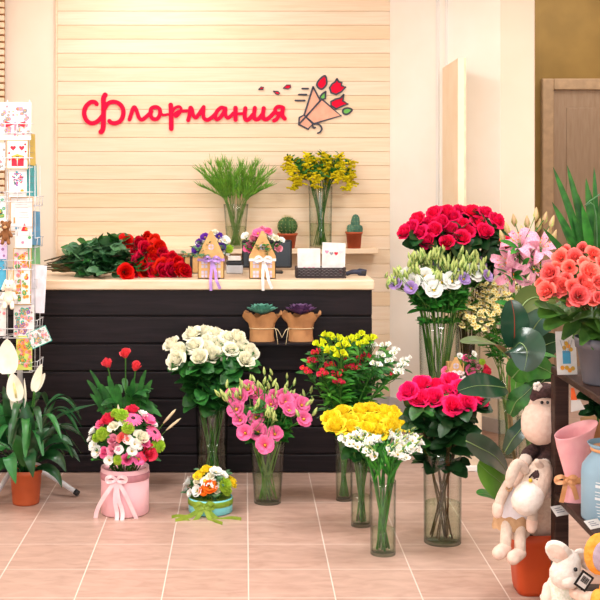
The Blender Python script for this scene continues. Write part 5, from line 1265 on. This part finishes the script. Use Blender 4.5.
for i in range(5): b.ell(Q(537.5 + 2.6 * math.cos(i * 1.26), 386.5 + 2.6 * math.sin(i * 1.26), 4.45), .009, n=8, k=6)
part('hair_flower', b, plushw, t, None, 'small white flower in the hair')

# rabbit below
Yr = 3.92; kr = Yr / F
t = thing('plush_rabbit', 'cream plush rabbit with a black label sitting on the floor by the shelf', 'soft toy', (XF(562, Yr), Yr, 0))
b = MB(); chain(b, [V((XF(562, Yr), Yr + .02, .07)), V((XF(562, Yr), Yr + .01, .14)), Q(563, 600, Yr)], [.075, .075, .05], 5, 20); part('body', b, plushw, t)
for s in (-1, 1):
    b = MB(); chain(b, [V((XF(562, Yr) + s * .05, Yr - .02, .05)), V((XF(562, Yr) + s * .075, Yr - .12, .035))], [.034, .032]); part('leg', b, plushw, t)
b = MB(); chain(b, [Q(571, 590, Yr - .05), Q(580, 596, Yr - .09), Q(592, 598, Yr - .13)], [.018, .018, .02]); part('arm', b, plushp, t)
b = MB(); chain(b, [Q(549, 588, Yr - .02), Q(546, 600, Yr - .04)], [.02, .018]); part('arm', b, plushp, t)
b = MB(); chain(b, [Q(568, 562, Yr - .02), Q(565, 574, Yr - .04)], [.042, .05], 5, 22); b.ell(Q(569, 581, Yr - .07), (.03, .03, .024)); part('head', b, plushw, t)
def ear(pts, w, lab=None):
    q = cat([Q(*p) for p in pts], 5); b = MB(); rows = []
    for i, p in enumerate(q):
        v = i / (len(q) - 1); s = max(.02, math.sin(PI * min(1, .1 + v * .9)) ** .55); tn = (q[min(i + 1, len(q) - 1)] - q[max(i - 1, 0)]).normalized(); sd = tn.cross(V((0, -1, 0))).normalized()
        rows.append([p + sd * w * s * math.cos(a) + V((0, .012 * s * math.sin(a), 0)) for a in [2 * PI * j / 14 for j in range(14)]])
    b.grid(rows, 0, True); e = part('ear', b, plushw, t)
    b = MB(); b.leaf([p + V((0, -.0125, 0)) for p in q[2:-1]], w * .62, up=V((0, -1, 0)), fold=-.12, across=2); part('ear_lining', b, plushp, e)
ear([(570, 561, Yr - .03), (561, 554, Yr - .05), (552, 549, Yr - .05), (545, 548, Yr - .05)], .034)
ear([(574, 560, Yr - .02), (579, 556, Yr), (585, 560, Yr + .01), (588, 570, Yr + .01)], .026)
b = MB(); b.ell(Q(575.5, 569.5, Yr - .088), .0068, n=10, k=8); part('eye', b, bead, t)
b = MB(); chain(b, [Q(563, 590, Yr - .015), Q(562, 597, Yr - .01)], [.056, .062], 4, 24); part('collar', b, mat('sprigged_cotton', 'f0eee6', .9, 'd6dcc8', 120), t)
b = MB(); Ml = Matrix.Translation(Q(584, 581, Yr - .13)) @ Matrix.Rotation(.62, 4, 'Y') @ Matrix.Rotation(-.1, 4, 'X')
b.box((-.022, 0, -.027), (.022, .002, .027), 0, 0, Ml); lb = part('swing_label', b, bead, t, None, 'black swing label with a barcode')
b = MB(); b.box((-.015, -.0006, -.02), (.015, 0, .02), 0, 0, Ml); part('label_paper', b, paper, lb)
b = MB(); q = -.011
for i, w in enumerate((1, 2, 1, 3, 1, 1, 2, 3, 1, 2, 1)): b.box((q, -.0012, -.006), (q + w * .0008, -.0006, .014), 0, 0, Ml); q += w * .0008 + .0009
part('barcode', b, bead, lb)
b = MB(); b.tube([Q(580, 572, Yr - .09), Q(584, 575, Yr - .125)], .001, 4); part('label_string', b, lace, t)

# orange toy at the frame's edge
Yo = 3.42; ko = Yo / F; xo = XF(619, Yo); zo = H - (560 - CY) * ko
orp = mat('orange_plush', 'eea648', .95, 'e8922a', 60, bump=.5); grp_ = mat('grey_lilac_plush', 'b8a6b4', .95, 'ac98a8', 60, bump=.4)
t = thing('plush_mouse', 'orange plush toy with a big round grey-lined ear beside the rabbit', 'soft toy', (xo, Yo, 0))
b = MB(); chain(b, [V((xo, Yo, .08)), V((xo, Yo, .2)), V((xo, Yo, zo - .06))], [.075, .08, .05], 5, 20); part('body', b, orp, t)
for s in (-1, 1):
    b = MB(); chain(b, [V((xo + s * .05, Yo - .03, .05)), V((xo + s * .07, Yo - .13, .035))], [.036, .034]); part('leg', b, orp, t)
    b = MB(); chain(b, [V((xo + s * .06, Yo - .02, zo - .1)), V((xo + s * .085, Yo - .05, zo - .16))], [.025, .022]); part('arm', b, orp, t)
b = MB(); chain(b, [V((xo, Yo, zo + .015)), V((xo, Yo - .03, zo - .01))], [.062, .06], 4, 22); part('head', b, orp, t)
for px, py in ((600, 554), (640, 554)):
    c = Q(px, py, Yo - .01); b = MB(); b.ell(c, (.046, .016, .06)); e = part('ear', b, orp, t)
    b = MB(); b.ell(c + V((.006, -.011, -.004)), (.032, .009, .044)); part('ear_lining', b, grp_, e)
b = MB(); b.ell(V((xo - .012, Yo, zo + .09)), (.022, .02, .03)); part('tuft', b, orp, t)
for s in (-1, 1):
    b = MB(); b.ell(V((xo + s * .022, Yo - .088, zo + .01)), .006, n=8, k=6); part('eye', b, bead, t)
# white blossom spray by the post foot
t = thing('white_blossom_sprig', 'tiny white blossom sprig on the floor at the foot of the shelf post', 'flower', (XF(546, 4.2), 4.2, 0))
b = MB(); p0 = V((XF(548, 4.2), 4.2, .002)); tips = [P(px, py, 4.2) for px, py in ((545, 588), (548, 596), (543, 597), (549, 590))]
for tp in tips: b.tube(cat([p0, p0.lerp(tp, .5) + V((.004, 0, .01)), tp], 3), .0013, 4)
part('stem', b, M['stem'], t)
for tp in tips: part('bloom', BL['eustw'][0], None, t, aim(tp, (jit(.5), -.8, .6), .011))

# ------------------------------------------------------------------ plinth with a kraft house of flowers between the bunches
Y = 6.42; x = XF(466, Y); zt = H - (383 - CY) * Y / F
t = thing('plinth', 'pale wooden plinth behind the magenta roses', 'plinth', (x + .03, Y + .1, 0))
b = MB(); b.box((XF(453, Y), Y, .03), (XF(482, Y), Y + .16, zt - .02), 0, .004); part('column', b, mat('beige_plinth', 'e6d2b8', .6), t)
b = MB(); b.box((XF(451, Y), Y - .012, .001), (XF(484, Y), Y + .172, .03), 0, .003); part('base', b, R['white'], t)
b = MB(); b.box((XF(444, Y), Y - .004, zt - .02), (XF(484, Y), Y + .164, zt), 0, .003); part('top', b, R['pine'], t)
CT_, = (CT,)
x, y, z = paper_house(456, 'small kraft paper house box of flowers on the plinth behind the magenta roses', 'fbe6ea', 'blush_satin', .07, Y + .03, 357, 371, 383, 8, zt + .001)
house_flowers(x, y, z - .02, [('lisi', 470, 371, 6.5), ('pinkrose', 472, 360, 5), ('pinkrose', 478, 366, 4.5), ('redruf', 487, 371, 7), ('lisi', 446, 371, 5), ('pinkrose', 466, 358, 4.5), ('whiteruf', 460, 356, 3.5), ('lime', 462, 364, 4), ('pinkrose', 477, 377, 4.5), ('lime', 482, 362, 3.5), ('whiteruf', 474, 354, 3.5)], 'in the kraft house on the plinth', y + .01)
# ------------------------------------------------------------------ white wire card rack
RY = 6.02; rx = XF(20, RY); wire = mat('white_wire', 'dcdce0', .4)
t = thing('card_rack', 'white wire spinner rack for greeting cards beside the counter', 'display rack', (rx, RY, 0))
b = MB(); b.tube([V((rx, RY, .1)), V((rx, RY, H - (104 - CY) * RY / F))], .014, 14); part('column', b, wire, t)
blackcap = mat('black_rubber', '1c1c20', .6)
for a, ln in ((-.35, .31), (2.75, .3), (1.2, .3), (-1.9, .26)):
    d = V((math.cos(a), math.sin(a), 0)); b = MB(); c = V((rx, RY, 0))
    e = [c + V((0, 0, .12)), c + d * .09 + V((0, 0, .118)), c + d * ln * .6 + V((0, 0, .085)), c + d * ln + V((0, 0, .024))]
    b.tube(cat(e, 5), .0125, 12); lg = part('leg', b, wire, t)
    b = MB(); q = (e[3] - e[2]).normalized(); b.tube([e[3] - q * .004, e[3] + q * .018], .0145, 12); part('foot_cap', b, blackcap, lg)
# racks of pockets: uprights and shelves of wire on each face
Yf = RY - .13; kf = Yf / F
def wire_face(p, q, z0, z1, n, dp=.028):
    b = MB()
    for f in (.12, .88): b.tube([p.lerp(q, f) + V((0, 0, z0)), p.lerp(q, f) + V((0, 0, z1))], .0024, 6)
    part('upright', b, wire, t)
    d = (q - p).normalized(); nr = V((d.y, -d.x, 0))
    for i in range(n):
        z = z0 + (z1 - z0) * i / n + .004; b = MB()
        b.tube([p + V((0, 0, z)), p + nr * dp + V((0, 0, z)), q + nr * dp + V((0, 0, z)), q + V((0, 0, z))], .0022, 6)
        b.tube([p + V((0, 0, z + .045)), p + nr * (dp + .004) + V((0, 0, z + .045)), q + nr * (dp + .004) + V((0, 0, z + .045)), q + V((0, 0, z + .045))], .0022, 6)
        for f in (.08, .5, .92): b.tube([p.lerp(q, f) + nr * dp + V((0, 0, z)), p.lerp(q, f) + nr * (dp + .004) + V((0, 0, z + .045))], .002, 5)
        b.tube([p + V((0, 0, z)), V((rx, RY, z))], .0022, 6); b.tube([q + V((0, 0, z)), V((rx, RY, z))], .0022, 6)
        part('pocket', b, wire, t)
zt_, zb_ = H - (100 - CY) * kf, H - (372 - CY) * kf
A_, B_ = V((XF(4, Yf), Yf, 0)), V((XF(33, Yf), Yf, 0)); C_ = V((XF(35.5, Yf), Yf + .15, 0))
wire_face(A_, B_, zb_, zt_, 8); wire_face(B_ + V((.004, .01, 0)), C_, zb_, zt_ - .32, 5, .01)
wire_face(V((XF(-24, Yf), Yf + .05, 0)), V((XF(2, Yf), Yf - .01, 0)), zb_, zt_, 8)
# cards on the front face, one by one
def fcard(x0, y0, x1, y1, design, label, border=None, back=None, dy=0, roll=0, lean=.05, yaw=0):
    Y = Yf - .02 + dy; p = P((x0 + x1) / 2, y1, Y); Mx = Matrix.Translation(p) @ Matrix.Rotation(yaw, 4, 'Z') @ Matrix.Rotation(-lean, 4, 'X') @ Matrix.Rotation(roll, 4, 'Y')
    return card((x1 - x0) * Y / F / max(.3, abs(math.cos(yaw))), (y1 - y0) * Y / F, design, label, Mx, back, 'cards on the wire rack', border=border)
def d_bow(b, w, h):
    d_flowers(['pink', 'blush', 'grey', 'pink', 'blush'], 46, .07, 3, .05, .95)(b, w, h)
    for s in (-1, 1): b.prism([(0, h * .42), (s * w * .3, h * .33), (s * w * .32, h * .5)][::s], -.0012, 0, INK['red'])
    blob(b, 0, h * .43, w * .06, INK['pink'], 8, 1, -.0013); rect(b, -w * .03, h * .1, w * .03, h * .42, INK['pink'])
def d_love(b, w, h):
    heart(b, -w * .2, h * .73, w * .13, INK['red']); heart(b, w * .2, h * .73, w * .13, INK['red']); rect(b, -w * .27, h * .1, w * .3, h * .45, INK['red'])
    b.prism([(-w * .27, h * .45), (0, h * .28), (w * .3, h * .45), (0, h * .52)], -.001, -.0006, INK['gold']); heart(b, 0, h * .4, w * .08, INK['dark'], -.0012)
    for q, z in ((-.38, .55), (.38, .6), (.36, .85), (-.36, .32)): blob(b, w * q, h * z, w * .05, INK['red'])
def d_confetti(b, w, h):
    q = random.Random(5)
    for i in range(60):
        a = q.uniform(0, 2 * PI); r = math.sqrt(q.random()); blob(b, w * .3 * r * math.cos(a), h * (.66 + .26 * r * math.sin(a)), w * .045, INK[q.choice(['dark', 'red', 'purple', 'pink', 'blue', 'teal'])], 6, 1, -.0001 * (i % 7))
    blob(b, w * .25, h * .22, w * .1, INK['gold'], 8); lines(b, w, h, 2, INK['grey'], .06, .07)
def d_tri(b, w, h):
    b.prism([(-w * .15, h * .42), (w * .25, h * .42), (w * .05, h * .62)], -.0006, 0, INK['red']); blob(b, w * .15, h * .48, w * .09, INK['orange'], 8, 1, -.001); blob(b, -w * .05, h * .14, w * .09, INK['pink'], 8); blob(b, w * .35, h * .26, w * .1, INK['green'], 8); blob(b, -w * .4, h * .5, w * .1, INK['blue'], 7); lines(b, w, h, 3, INK['grey'], .76, .06)
def d_text(b, w, h): lines(b, w, h, 3, INK['grey'], .6, .09); rect(b, -w * .35, h * .25, -w * .05, h * .42, INK['kraft']); blob(b, -w * .0, h * .4, w * .1, INK['dark'], 6)
fcard(-1, 102, 31, 140, d_bow, 'large white card with a pink bow bouquet at the top of the wire rack', dy=-.004)
fcard(6.5, 140, 28, 169, d_love, 'card with two hearts above a red envelope on the wire rack', 'kraft', dy=-.01)
fcard(9, 169, 26.5, 197, d_confetti, 'white card with a round cloud of coloured dots on the wire rack', dy=-.008)
fcard(10, 197, 33, 232, d_text, 'kraft-edged white card with printed lines at the middle of the wire rack', 'kraft', dy=0)
fcard(15, 208, 32, 248, d_tri, 'white card with a red triangle print in front of the kraft-edged card', dy=-.012)
fcard(13, 248, 31, 305, d_flowers(['pink', 'blush', 'gold', 'green', 'pink'], 90, .13, 8), 'tall flowery card with pink blooms and a golden top on the wire rack', 'gold', dy=-.006)
fcard(21, 268, 30, 304, d_flowers(['red', 'orange', 'green', 'gold'], 14, .22, 18), 'narrow card of red and yellow tulips in front of the tall flowery card', dy=-.016)
fcard(13.5, 305, 34, 337, d_flowers(['pink', 'blush', 'purple', 'teal', 'grey'], 90, .09, 12), 'pale card scattered with small pink and lilac blossoms low on the wire rack', dy=-.006)
fcard(16, 336, 32, 370, d_flowers(['orange', 'green', 'gold', 'pink', 'green'], 80, .13, 14), 'green and orange flowery card in the lowest pocket of the wire rack', dy=-.014, back=mat('lime_card', 'cdd86a', .7))
fcard(32, 328, 53, 345, d_flowers(['pink', 'blush', 'teal', 'grey'], 60, .07, 15), 'pale flowery card tilted out beyond the side of the wire rack', 'teal', dy=-.01, roll=-.42)
fcard(-8, 142, 5, 170, d_flowers(['pink', 'grey', 'dark'], 12, .1, 16), 'white card with dark and pink marks beside the red envelope card', dy=.0)
fcard(-9, 196, 6, 222, d_flowers(['dark', 'teal', 'green'], 12, .14, 17), 'card with green and black marks above the teddy bear', dy=.0)
fcard(-9, 240, 7, 259, d_flowers(['purple', 'blush'], 6, .1, 19), 'lilac card beside the tall flowery card', dy=.0, back=mat('lilac_card', 'd8c4e6', .7))
fcard(-9, 259, 6, 290, d_flowers(['blue', 'teal'], 4, .1, 20), 'bright blue card above the hanging cream rabbit', dy=.0, back=mat('blue_card', '4fb2d8', .7))
fcard(-9, 292, 6, 336, d_flowers(['blush', 'pink', 'grey'], 12, .1, 22), 'white card with faint pink blossoms behind the hanging cream rabbit', dy=.0)
tealc = mat('teal_card', '4ea8ae', .6); bluec2 = mat('steel_blue_card', '5d98bc', .6); greenc = mat('green_card', '74b07a', .6); goldc = mat('gold_card', 'd0b45c', .6)
for (x0, y0, x1, y1, m_, lb) in ((27, 163, 36, 196, tealc, 'teal card seen edge-on at the upper side of the wire rack'), (31, 211, 39, 245, bluec2, 'steel blue card seen edge-on at the side of the wire rack'), (31, 244, 38, 264, greenc, 'green card seen edge-on at the side of the wire rack'), (27, 133, 33, 165, goldc, 'gold-edged card seen edge-on near the top of the wire rack'), (28, 268, 33, 290, goldc, 'gold card seen edge-on beside the white envelopes')):
    Y = Yf + .02; p = P((x0 + x1) / 2, y1, Y); 
    card(.105, (y1 - y0) * Y / F, lambda b, w, h: lines(b, w, h, 2, INK['grey'], .4, .2), lb, Matrix.Translation(p) @ Matrix.Rotation(1.18, 4, 'Z') @ Matrix.Rotation(-.08, 4, 'X') @ Matrix.Rotation(.08, 4, 'Y'), m_, 'cards on the wire rack')
te = thing('envelope_bundle', 'bundle of white envelopes in a side pocket of the wire rack', 'envelopes', P(35, 313, Yf + .02))
Y = Yf + .02
for i in range(4):
    b = MB(); p = P(32.5 + i * 1.4, 313, Y + .012 * i); Mx = Matrix.Translation(p) @ Matrix.Rotation(.75, 4, 'Z') @ Matrix.Rotation(-.05, 4, 'X') @ Matrix.Rotation(.1, 4, 'Y'); b.box((-.045, 0, 0), (.045, .004, 48 * Y / F), 0, 0, Mx); part('envelope', b, mat('envelope_white', 'eeeaf4', .6), te)

# small hanging toys on the rack
def mini(px, py, Y, s, m1, m2, nm, lab, long_ears=False):
    c = P(px, py, Y); t = thing(nm, lab, 'soft toy', c)
    b = MB(); chain(b, [c + V((0, 0, -.5 * s)), c + V((0, 0, -.05 * s))], [.34 * s, .28 * s], 4); part('body', b, m1, t)
    b = MB(); chain(b, [c + V((0, -.04 * s, .42 * s)), c + V((0, -.08 * s, .36 * s))], [.36 * s, .34 * s], 4, 16); part('head', b, m1, t)
    b = MB(); b.ell(c + V((0, -.38 * s, .32 * s)), (.17 * s, .12 * s, .13 * s), n=10, k=8); part('muzzle', b, m2, t)
    for sg in (-1, 1):
        b = MB()
        if long_ears: chain(b, [c + V((sg * .2 * s, 0, .7 * s)), c + V((sg * .36 * s, -.05 * s, .2 * s))], [.1 * s, .13 * s], 4)
        else: b.ell(c + V((sg * .3 * s, 0, .7 * s)), (.15 * s, .08 * s, .15 * s), n=10, k=8)
        part('ear', b, m1, t)
        b = MB(); chain(b, [c + V((sg * .28 * s, -.05 * s, -.1 * s)), c + V((sg * .45 * s, -.12 * s, -.4 * s))], [.12 * s, .13 * s], 4); part('arm', b, m1, t)
        b = MB(); chain(b, [c + V((sg * .18 * s, -.1 * s, -.62 * s)), c + V((sg * .25 * s, -.22 * s, -.95 * s))], [.14 * s, .15 * s], 4); part('leg', b, m1, t)
        b = MB(); b.ell(c + V((sg * .13 * s, -.4 * s, .48 * s)), .04 * s, n=8, k=6); part('eye', b, bead, t)
    b = MB(); b.tube([c + V((0, 0, .75 * s)), c + V((0, .06, 1.2 * s))], .0012, 4); part('hanging_loop', b, lace, t)
mini(6, 231, Yf - .085, .06, mat('brown_plush', '8a5a34', .95, '7a4c2a', 60, bump=.4), mat('tan_plush', 'c89c70', .95), 'teddy_bear', 'small brown teddy bear hanging on the wire rack')
mini(9, 292, Yf - .085, .075, mat('ivory_plush', 'f4ecdc', .95, 'eadfcd', 60, bump=.4), plushp, 'hanging_rabbit', 'small cream plush rabbit hanging on the wire rack', True)

# ------------------------------------------------------------------ peace lily
Y = YF(503); k = Y / F; x = XF(26, Y); ph = 34.5 * k
tpot = mat('terracotta_plastic', 'b8562c', .5, 'ac4c24', 6)
t = thing('potted_peace_lily', 'peace lily with white spathes in a terracotta-coloured pot on the tiles', 'potted plant', (x, Y, 0))
b = MB(); b.lathe([(0, .003), (13 * k, .001), (13.4 * k, .01), (15.4 * k, ph * .86), (16 * k, ph * .87), (16.4 * k, ph), (15.4 * k, ph), (15 * k, ph * .9), (0, ph * .9)], (x, Y, 0), 48); part('pot', b, tpot, t)
b = MB(); b.lathe([(0, ph * .93), (15 * k, ph * .915)], (x, Y, 0), 32); part('soil', b, soil, t)
pl = mat('peace_lily_leaf', '1a5226', .35, '0f3818', 10, .1, island=.4, vary=.5); pl2 = mat('peace_lily_leaf_light', '357f38', .35, '276a2c', 10, .12, vary=.4)
def plleaf(pts, w, upv=(0, -.5, 1)):
    c = V((x + jit(.03), Y + jit(.03), ph * .93)); q = [P(px, py, Y + dy) for px, py, dy in pts]
    b = MB(); b.tube(cat([c, c.lerp(q[0], .6) + V((0, 0, .02)), q[0]], 4), .0032, 6); b.leaf(cat(q, 5), w * .68 * k, up=V(upv), fold=.3, across=2, prof=lambda v: math.sin(PI * min(1, .05 + v ** .85 * .945)) ** 1.1 * 1.1, wave=.04)
    part('leaf', b, rnd.choice([pl, pl, pl2]), t)
plleaf([(40, 432, -.02), (58, 418, -.05), (76, 410, -.06), (97, 404, -.06)], 6.5, (-.25, -.3, 1)); plleaf([(36, 440, -.04), (44, 424, -.06), (50, 412, -.05), (56, 400, -.03)], 9, (-.8, -.5, .3))
plleaf([(28, 452, -.06), (27, 430, -.12), (26, 415, -.12), (24, 398, -.1)], 11, (.1, -1, .2)); plleaf([(12, 440, -.02), (4, 422, -.06), (-4, 408, -.06), (-12, 395, -.05)], 11, (.6, -.7, .5))
plleaf([(18, 440, -.06), (12, 418, -.1), (8, 400, -.1), (3, 386, -.05)], 10, (.4, -.9, .2)); plleaf([(14, 455, -.08), (4, 440, -.16), (-6, 432, -.18), (-16, 430, -.2)], 10, (.2, -.6, 1))
plleaf([(38, 455, -.06), (52, 442, -.12), (64, 440, -.14), (73, 446, -.15)], 8, (-.1, -.6, 1)); plleaf([(38, 462, -.05), (50, 455, -.12), (60, 460, -.15), (66, 472, -.16)], 8, (-.3, -.7, .8))
plleaf([(14, 466, -.08), (10, 456, -.16), (12, 468, -.2), (16, 484, -.2)], 9, (0, -1, .4)); plleaf([(34, 462, -.1), (36, 446, -.16), (42, 434, -.16), (50, 428, -.14)], 9, (-.4, -.9, .4))
plleaf([(24, 466, -.1), (20, 450, -.18), (16, 440, -.2), (10, 434, -.2)], 9, (.4, -.9, .4)); plleaf([(30, 470, -.1), (30, 455, -.2), (31, 462, -.25), (33, 478, -.25)], 9, (0, -1, .3))
plleaf([(40, 448, .02), (55, 430, .05), (68, 428, .06), (82, 436, .05)], 7, (-.1, -.4, 1)); plleaf([(40, 460, .02), (54, 448, .03), (70, 450, .02), (80, 462, 0)], 6, (-.2, -.5, 1))
plleaf([(22, 445, .08), (24, 425, .1), (30, 408, .1), (38, 398, .1)], 10, (-.2, -1, .2)); plleaf([(16, 450, .05), (4, 446, .05), (-8, 452, .02), (-16, 462, 0)], 9, (.2, -.6, 1))
plleaf([(36, 468, -.02), (48, 468, -.06), (58, 476, -.08), (62, 488, -.09)], 6, (-.4, -.7, .7)); plleaf([(12, 470, -.02), (2, 464, -.06), (-6, 470, -.08), (-10, 482, -.1)], 8, (.4, -.7, .7))
for i in range(34):
    a = rnd.uniform(0, 2 * PI); q = V((math.cos(a), math.sin(a), 0)); c = V((x, Y, ph)); r_ = rnd.uniform(.08, .2); z_ = rnd.uniform(.04, .3)
    b = MB(); p0 = c + q * .03; p1 = c + q * r_ * .6 + V((0, 0, z_)); b.tube(cat([c + q * .02 - V((0, 0, .01)), p0.lerp(p1, .5), p1], 3), .003, 5); b.leaf(cat([p1, p1 + q * .06 + V((0, 0, .045)), p1 + q * .12 + V((0, 0, .03)), p1 + q * .18 + V((0, 0, -.05))], 4), .019, up=V((0, 0, 1)), fold=.25, across=2); part('leaf', b, rnd.choice([pl, pl2]), t)
sp = petal('spathe_white', 'fdfbf2', 'f4f2dc', .05); spd = mat('spadix', 'e8dfa4', .8, 'd6cc80', 80, bump=.4)
def spathe(bx_, by_, tx, ty, w, dy, upv, foldv=.5, spad=True):
    a, e = P(bx_, by_, Y + dy), P(tx, ty, Y + dy); b = MB(); c = V((x + jit(.02), Y + jit(.02), ph * .93)); b.tube(cat([c, c.lerp(a, .6) + V((0, 0, .02)), a], 5), .003, 6); s_ = part('flower_stalk', b, M['stem'], t)
    b = MB(); mid = a.lerp(e, .5) + V(upv).normalized() * -.008; b.leaf(cat([a, mid, e], 6), w * k, up=V(upv), fold=foldv, across=3, prof=lambda v: math.sin(PI * min(1, .12 + v * .87)) ** .8 * (1.15 - .3 * v)); f_ = part('spathe', b, sp, t)
    if spad:
        d = (e - a); b = MB(); p0 = a + d * .12 + V(upv).normalized() * .012; b.tube([p0, p0 + d * .25, p0 + d * .48, p0 + d * .55], [.005, .006, .005, .001], 8); part('spadix', b, spd, f_)
spathe(8, 374, 7, 339, 10.5, -.1, (0, -1, .15), .25, False); spathe(17, 401, 12, 373, 8, -.12, (.15, -1, .1), .35); spathe(25.5, 412, 24.5, 378, 3, -.1, (-1, -.4, 0), .8, False); spathe(35, 392, 42, 364, 5.5, -.08, (-.6, -1, 0), .7, False); spathe(34, 391, 45, 373, 4, -.09, (.4, -1, .3), .6, False); spathe(15, 412, 12, 388, 4, -.11, (.6, -1, 0), .6, False)

# ------------------------------------------------------------------ coral-flowered pot plant behind the hat box
BL['callas'] = [rose_mesh('coral_red_bloom', petal('coral_red_petal', 'f8606c', 'ee4a5c', .15), 50 + q_, 16, .6) for q_ in range(2)]
Y = 6.05; k = Y / F; x = XF(126, Y); ph = .16
t = thing('potted_calla', 'pot plant with three coral pink blooms behind the pink hat box', 'potted plant', (x, Y, 0))
b = MB(); flowerpot(b, x, Y, 0, .055, .07, ph); part('pot', b, tpot, t)
b = MB(); b.lathe([(0, ph * .88), (.064, ph * .88)], (x, Y, 0), 24); part('soil', b, soil, t)
c = V((x, Y, ph * .86))
for px, py, rp in ((107, 363, 8), (125.5, 353, 8), (136, 366, 8)):
    p = P(px, py, Y - .04); b = MB(); b.tube(cat([c, c.lerp(p, .6) + V((0, 0, .02)), p], 5), .0035, 6); part('stem', b, M['stem'], t); part('bloom', rnd.choice(BL['callas']), None, t, aim(p, ((px - 122) * .02, -.7, 1), (rp * k * .82, rp * k * .82, rp * k * 1.25)))
b = MB()
for i in range(90):
    a = rnd.uniform(0, 2 * PI); z_ = rnd.uniform(.0, .34); p = c + V((math.cos(a) * .06, math.sin(a) * .05, z_ + .02)); add_leaf(b, p, (math.cos(a), math.sin(a) * .6 - .2, rnd.uniform(.2, 1.2)), rnd.uniform(.08, .14), rnd.uniform(.016, .026), 0, .45)
for px, py, w in ((87, 380, 2.6), (90, 370, 2), (152, 380, 3), (149, 394, 3.5), (90, 394, 2.6), (129, 386, 3.5), (116, 384, 3.5), (140, 392, 4), (100, 384, 3.5), (108, 376, 3), (134, 378, 3), (146, 370, 2.6)):
    e = P(px, py, Y - .05); p0 = c.lerp(e, .55) + V((0, 0, .03)); b.leaf(cat([p0, p0.lerp(e, .5) + V((0, 0, .02)), e], 4), w * k, up=V((0, -1, .8)), fold=.2)
part('foliage', b, M['leaf'], t)
